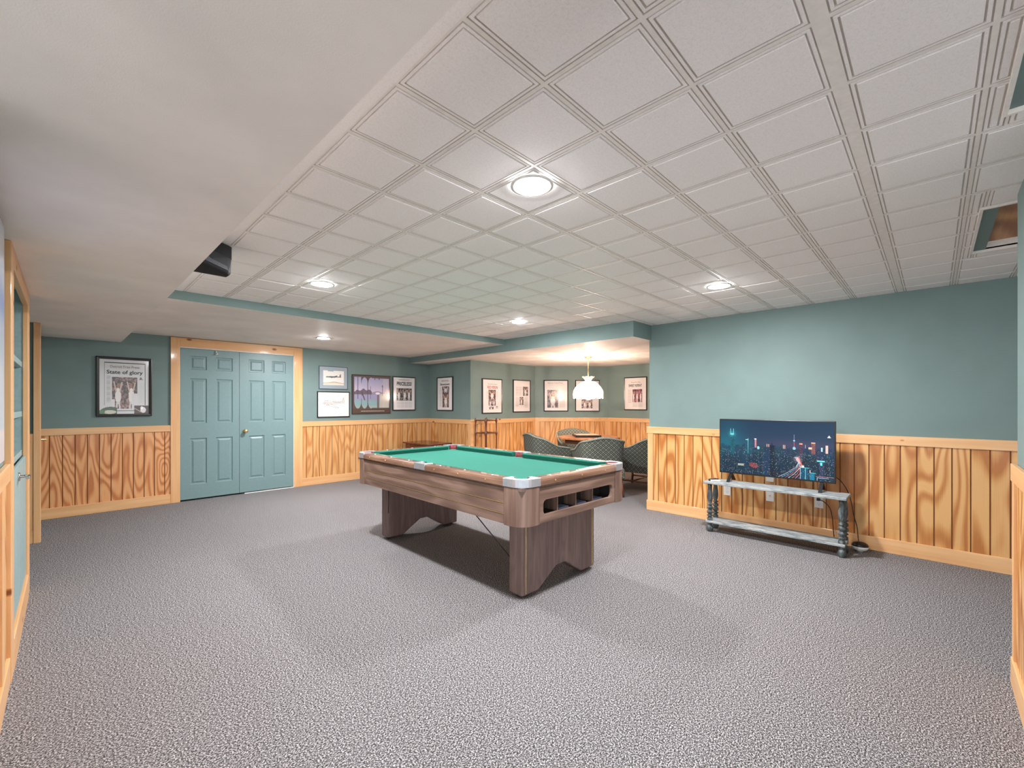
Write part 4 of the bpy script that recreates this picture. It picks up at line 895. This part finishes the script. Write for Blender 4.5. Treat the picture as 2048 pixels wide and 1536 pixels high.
# ------------------------------------------------------------------ end table in the corner
t = thing('end_table', 'small mahogany side table in the corner behind the pool table', 'table', (4.46, 6.44, 0))
bm = NB(); prism(bm, [(-.25, -.40), (.25, -.40), (.25, .40), (-.25, .40)], 0.56, 0.585); obj('tabletop', bm, M['mahog'], t, bevel=0.008)
bm = NB(); box(bm, -.21, .21, -.36, .36, 0.44, 0.56); obj('apron', bm, M['mahog'], t, bevel=0.003)
bm = NB(); box(bm, -.216, -.209, -.30, .30, 0.455, 0.545); dr = obj('drawer_front', bm, M['mahog'], t, bevel=0.003)
bm = NB(); lathe(bm, [(0.012, -0.216), (0.016, -0.235), (0.004, -0.24)], 0.0, 0.50, 12, 'x'); obj('knob', bm, M['brass'], dr)
for sx in (-.18, .18):
    for sy in (-.33, .33):
        bm = NB(); lathe(bm, [(0.014, 0), (0.022, 0.03), (0.016, 0.08), (0.024, 0.2), (0.018, 0.36), (0.026, 0.44)], sx, sy, 14); obj('leg', bm, M['mahog'], t)
# rack
t = thing('display_stand', 'tall open dark wood stand with knobbed posts at the alcove corner', 'stand', (5.005, 5.49, 0))
S = 0.125
for sx in (-1, 1):
    for sy in (-1, 1):
        bm = NB(); pr = [(0.012, 0), (0.014, 0.02)]
        for zc in (0.30, 0.77, 0.985): pr += [(0.011, zc - 0.05), (0.019, zc - 0.02), (0.020, zc), (0.019, zc + 0.012), (0.011, zc + 0.03)]
        pr += [(0.004, 1.03)]
        pr = [(r, h) for r, h in pr]
        lathe(bm, pr, sx * S, sy * S, 12); obj('post', bm, M['rackwood'], t)
for z in (0.30, 0.77, 0.985):
    for s in (-1, 1):
        bm = NB(); tube(bm, [(-S, s * S, z), (S, s * S, z)], 0.009, 8); obj('crossbar', bm, M['rackwood'], t)
        bm = NB(); tube(bm, [(s * S, -S, z), (s * S, S, z)], 0.009, 8); obj('crossbar', bm, M['rackwood'], t)

# ------------------------------------------------------------------ game table, chairs, pendant
TC = Vector((5.80, 3.95)); Fd = Vector((math.cos(YAW), math.sin(YAW))); Rd = Vector((math.sin(YAW), -math.cos(YAW)))
t = thing('game_table', 'octagonal wood card table between four green armchairs', 'table', (TC.x, TC.y, 0), YAW)
bm = NB(); prism(bm, [(0.50 * math.cos(PI / 8 + k * PI / 4), 0.50 * math.sin(PI / 8 + k * PI / 4)) for k in range(8)], 0.715, 0.745); obj('tabletop', bm, M['tabletop'], t, bevel=0.006)
bm = NB(); prism(bm, [(0.42 * math.cos(PI / 8 + k * PI / 4), 0.42 * math.sin(PI / 8 + k * PI / 4)) for k in range(8)], 0.65, 0.715); obj('apron', bm, M['rackwood'], t)
bm = NB(); lathe(bm, [(0.12, 0.05), (0.10, 0.09), (0.05, 0.15), (0.07, 0.35), (0.05, 0.5), (0.10, 0.62), (0.16, 0.65)], 0, 0, 24); obj('pedestal', bm, M['rackwood'], t)
bm = NB()
for k in range(4):
    a = k * PI / 2 + PI / 4; c_, s_ = math.cos(a), math.sin(a); tube(bm, [(0.05 * c_, 0.05 * s_, 0.10), (0.2 * c_, 0.2 * s_, 0.07), (0.36 * c_, 0.36 * s_, 0.022)], [0.035, 0.03, 0.02], 8)
obj('pedestal_foot', bm, M['rackwood'], t)
t = thing('game_board', 'dark-sided chess box with a pale checked top on the card table', 'game board', (TC.x - 0.02, TC.y + 0.02, 0.745), YAW)
bm = NB(); box(bm, -.20, .20, -.20, .20, 0, 0.032); bx = obj('box', bm, M['black'], t, bevel=0.003)
bm = NB()
for i in range(8):
    for j in range(8):
        a, b = -.18 + i * .045, -.18 + j * .045
        f = bm.faces.new([bm.verts.new(p) for p in ((a, b, .0328), (a + .045, b, .0328), (a + .045, b + .045, .0328), (a, b + .045, .0328))]); f.material_index = (i + j) % 2
obj('checked_top', bm, [plain('cream_square', (232, 218, 200), 0.3), plain('tan_square', (176, 140, 108), 0.3)], t)

def make_chair(label):
    t = thing('upholstered_armchair', label, 'chair', group='green diamond-patterned armchairs round the card table')
    # U shaped back/arm shell, opening toward +y (front)
    n = 36; path = []
    for k in range(n + 1):
        s = -1 + 2 * k / n; 
        if abs(s) > 0.62: q = (abs(s) - 0.62) / 0.38; x = 0.28 * (1 if s > 0 else -1); y = -0.02 + q * 0.30
        else: a = s / 0.62 * (PI / 2); x = 0.28 * math.sin(a); y = -0.02 - 0.30 * math.cos(a)
        path.append((x, y, s))
    def sq(x, y):      # squarer back corners
        if y < -0.02:
            a = math.atan2(y + 0.02, x); p_ = 4.5; r = 0.28 / ((abs(math.cos(a)) ** p_ + abs(math.sin(a)) ** p_) ** (1 / p_)); return (r * math.cos(a), -0.02 + r * math.sin(a))
        return (x, y)
    def hgt(s):
        a = abs(s); 
        if a < 0.30: return 0.82 - 0.045 * (a / 0.30) ** 2
        if a < 0.75: q = (a - 0.30) / 0.45; return 0.775 - 0.145 * (q * q * (3 - 2 * q))
        return 0.63 - 0.03 * (a - .75) / .25
    bm = NB(); uvl = bm.loops.layers.uv.new('UVMap'); rows = []
    arc = 0; last = None
    for (x, y, s) in path:
        x, y = sq(x, y); h = hgt(s); p = Vector((x, y)); arc += (p - last).length if last else 0; last = p
        d = Vector((x, y + 0.02)); d = d.normalized() if d.length > 0 else Vector((0, -1))
        if y > -0.02: d = Vector((1 if x > 0 else -1, 0))
        flare = 0.035
        prof = []
        for z, o_ in ((0.27, 0.0), (0.45, 0.012), (h - 0.06, flare), (h - 0.02, flare + 0.004), (h, flare - 0.02), (h + 0.002, flare - 0.045), (h - 0.02, flare - 0.07), (0.60 if h > .64 else h - .04, -0.065), (0.40, -0.075)):
            prof.append((Vector((p.x + d.x * o_, p.y + d.y * o_, z)), z + o_))
        rows.append(([bm.verts.new(q[0]) for q in prof], [q[1] for q in prof], arc))
    m_ = len(rows[0][0])
    for (A_, za, ua), (B_, zb, ub) in zip(rows, rows[1:]):
        for k in range(m_ - 1):
            f = bm.faces.new((A_[k], B_[k], B_[k + 1], A_[k + 1])); f.smooth = True
            for lp, uvv in zip(f.loops, ((ua, za[k]), (ub, zb[k]), (ub, zb[k + 1]), (ua, za[k + 1]))): lp[uvl].uv = uvv
    for r_ in (rows[0], rows[-1]): bm.faces.new(r_[0])
    obj('backrest', bm, M['uphol'], t)
    bm = NB()
    pts = []
    for (x, y, s) in path:
        x, y = sq(x, y); d = Vector((x, y + 0.02)).normalized() if y < -0.02 else Vector((1 if x > 0 else -1, 0)); pts.append((x + d.x * 0.038, y + d.y * 0.038, hgt(s) - 0.016))
    tube(bm, pts, 0.013, 8); obj('rolled_edge', bm, M['piping'], t)
    def uvbox(bm):
        l = bm.loops.layers.uv.new('UVMap')
        for f in bm.faces:
            for lp in f.loops:
                c_ = lp.vert.co; lp[l].uv = (c_.x + (c_.y if abs(f.normal.x) > .5 else 0), c_.z if abs(f.normal.z) < .5 else c_.y)
    bm = NB(); prism(bm, [(-.235, -.24), (.235, -.24), (.25, .30), (-.25, .30)], 0.36, 0.47); bmesh.ops.recalc_face_normals(bm, faces=bm.faces); uvbox(bm); obj('seat', bm, M['uphol'], t, bevel=0.03, seg=4)
    bm = NB(); prism(bm, [(-.29, -.29), (.29, -.29), (.30, .28), (-.30, .28)], 0.25, 0.36); bmesh.ops.recalc_face_normals(bm, faces=bm.faces); uvbox(bm); obj('seat_frame', bm, M['uphol'], t, bevel=0.015, seg=3)
    for sx in (-1, 1):
        for (y0, y1) in ((-.24, -.30), (.23, .25)):
            bm = NB(); tube(bm, [(sx * .25, y0, 0.26), (sx * .26, (y0 + y1) / 2, 0.12), (sx * .265, y1, 0.0)], [0.022, 0.018, 0.014], 8); obj('leg', bm, M['rackwood'], t)
        bm = NB(); tube(bm, [(sx * .258, -.27, .12), (sx * .258, .24, .12)], 0.012, 8); obj('stretcher', bm, M['rackwood'], t)
    bm = NB(); tube(bm, [(-.258, 0, .12), (.258, 0, .12)], 0.012, 8); obj('stretcher', bm, M['rackwood'], t)
    return t
ch = make_chair('green diamond armchair nearest the pool table, seen from behind')
def face(p): v_ = TC - p; return math.atan2(v_.y, v_.x) - PI / 2
pos = [(TC - Fd * 0.78 + Rd * 0.0, 0.10), (TC - Rd * 0.66 - Fd * 0.12, 0.20), (TC + Fd * 0.76 - Rd * 0.08, 0), (TC + Rd * 0.74 - Fd * 0.28, -0.35)]
labs = [None, 'green diamond armchair on the left side of the card table', 'green diamond armchair behind the card table against the angled wall', 'green diamond armchair on the right, partly hidden by the television wall']
for i, (p, da) in enumerate(pos):
    if i == 0: ch.location = (p.x, p.y, 0); ch.rotation_euler = (0, 0, face(p) + da)
    else: dup(ch, (p.x, p.y, 0), face(p) + da, labs[i])

# pendant
t = thing('pendant_lamp', 'lit pendant lamp with a scalloped glass shade over the card table', 'lamp', (TC.x, TC.y, 0))
bm = NB(); lathe(bm, [(0.065, 2.02), (0.062, 2.005), (0.035, 1.99), (0.012, 1.98)], 0, 0, 24); obj('canopy', bm, M['brass'], t)
bm = NB(); tube(bm, [(0, 0, 1.985), (0, 0, 1.66)], 0.006, 8); obj('rod', bm, M['brass'], t)
def glass(name, c_, tr):
    m = N(name, 0.3); nt = m.t
    tb = m.n('ShaderNodeBsdfTransparent'); tl = m.n('ShaderNodeBsdfTranslucent'); tl.inputs[0].default_value = L4(c_); df = m.n('ShaderNodeBsdfDiffuse'); df.inputs[0].default_value = L4(c_)
    em = m.n('ShaderNodeEmission'); em.inputs[0].default_value = L4(c_); em.inputs[1].default_value = 0.12
    a = m.n('ShaderNodeMixShader'); a.inputs[0].default_value = 0.4; m.l(tl.outputs[0], a.inputs[1]); m.l(df.outputs[0], a.inputs[2])
    b = m.n('ShaderNodeMixShader'); b.inputs[0].default_value = tr; m.l(a.outputs[0], b.inputs[1]); m.l(tb.outputs[0], b.inputs[2])
    s_ = m.n('ShaderNodeAddShader'); m.l(b.outputs[0], s_.inputs[0]); m.l(em.outputs[0], s_.inputs[1]); m.l(s_.outputs[0], m.out.inputs[0]); return m.m
M['shade'] = glass('pearl_glass_shade', (255, 240, 224), 0.6); M['crown'] = glass('amber_glass_crown', (240, 196, 150), 0.3)
def panels(prof, n, scallop=0.0, gap=0.0):
    bm = NB(); per = 6; N_ = n * per; rings = []
    for i, (r, z) in enumerate(prof):
        ring = []
        for k in range(N_):
            a = 2 * PI * k / N_; ph = (k % per) / per; zz = z - (scallop * math.sin(PI * ph) if i == len(prof) - 1 else 0); rr = r * (1 + 0.02 * math.sin(PI * ph))
            ring.append(bm.verts.new((rr * math.cos(a), rr * math.sin(a), zz)))
        rings.append(ring)
    for A_, B_ in zip(rings, rings[1:]):
        for k in range(N_): bm.faces.new((A_[k], A_[(k + 1) % N_], B_[(k + 1) % N_], B_[k])).smooth = True
    return bm
dome = [(0.055, 1.625), (0.10, 1.610), (0.155, 1.575), (0.20, 1.525), (0.228, 1.47), (0.235, 1.43), (0.232, 1.372)]
sh = obj('shade', panels(dome, 12, 0.025), M['shade'], t)
bm = NB()
for k in range(12):
    a = 2 * PI * k / 12; tube(bm, [((r + .002) * math.cos(a), (r + .002) * math.sin(a), z) for r, z in dome], 0.0035, 5)
for (r, z) in ((0.056, 1.625), (0.236, 1.43)):
    tube(bm, [((r + .002) * math.cos(2 * PI * k / 36), (r + .002) * math.sin(2 * PI * k / 36), z) for k in range(37)], 0.003, 5)
obj('leading', bm, M['brass'], sh)
crown = obj('crown', panels([(0.040, 1.63), (0.062, 1.665), (0.095, 1.69)], 8, -0.012), M['crown'], t)
bm = NB(); lathe(bm, [(0.004, 1.325), (0.03, 1.332), (0.05, 1.355), (0.055, 1.385), (0.045, 1.42), (0.02, 1.44)], 0, 0, 20); obj('bulb', bm, M['bulb'], t)
ld = bpy.data.lights.new('pendant_light', 'POINT'); ld.energy = PENDANT_W; ld.shadow_soft_size = 0.012; ld.color = (1.0, 0.80, 0.68)
lo = bpy.data.objects.new('pendant_light', ld); C.objects.link(lo); lo.location = (0, 0, 1.46); lo.parent = t
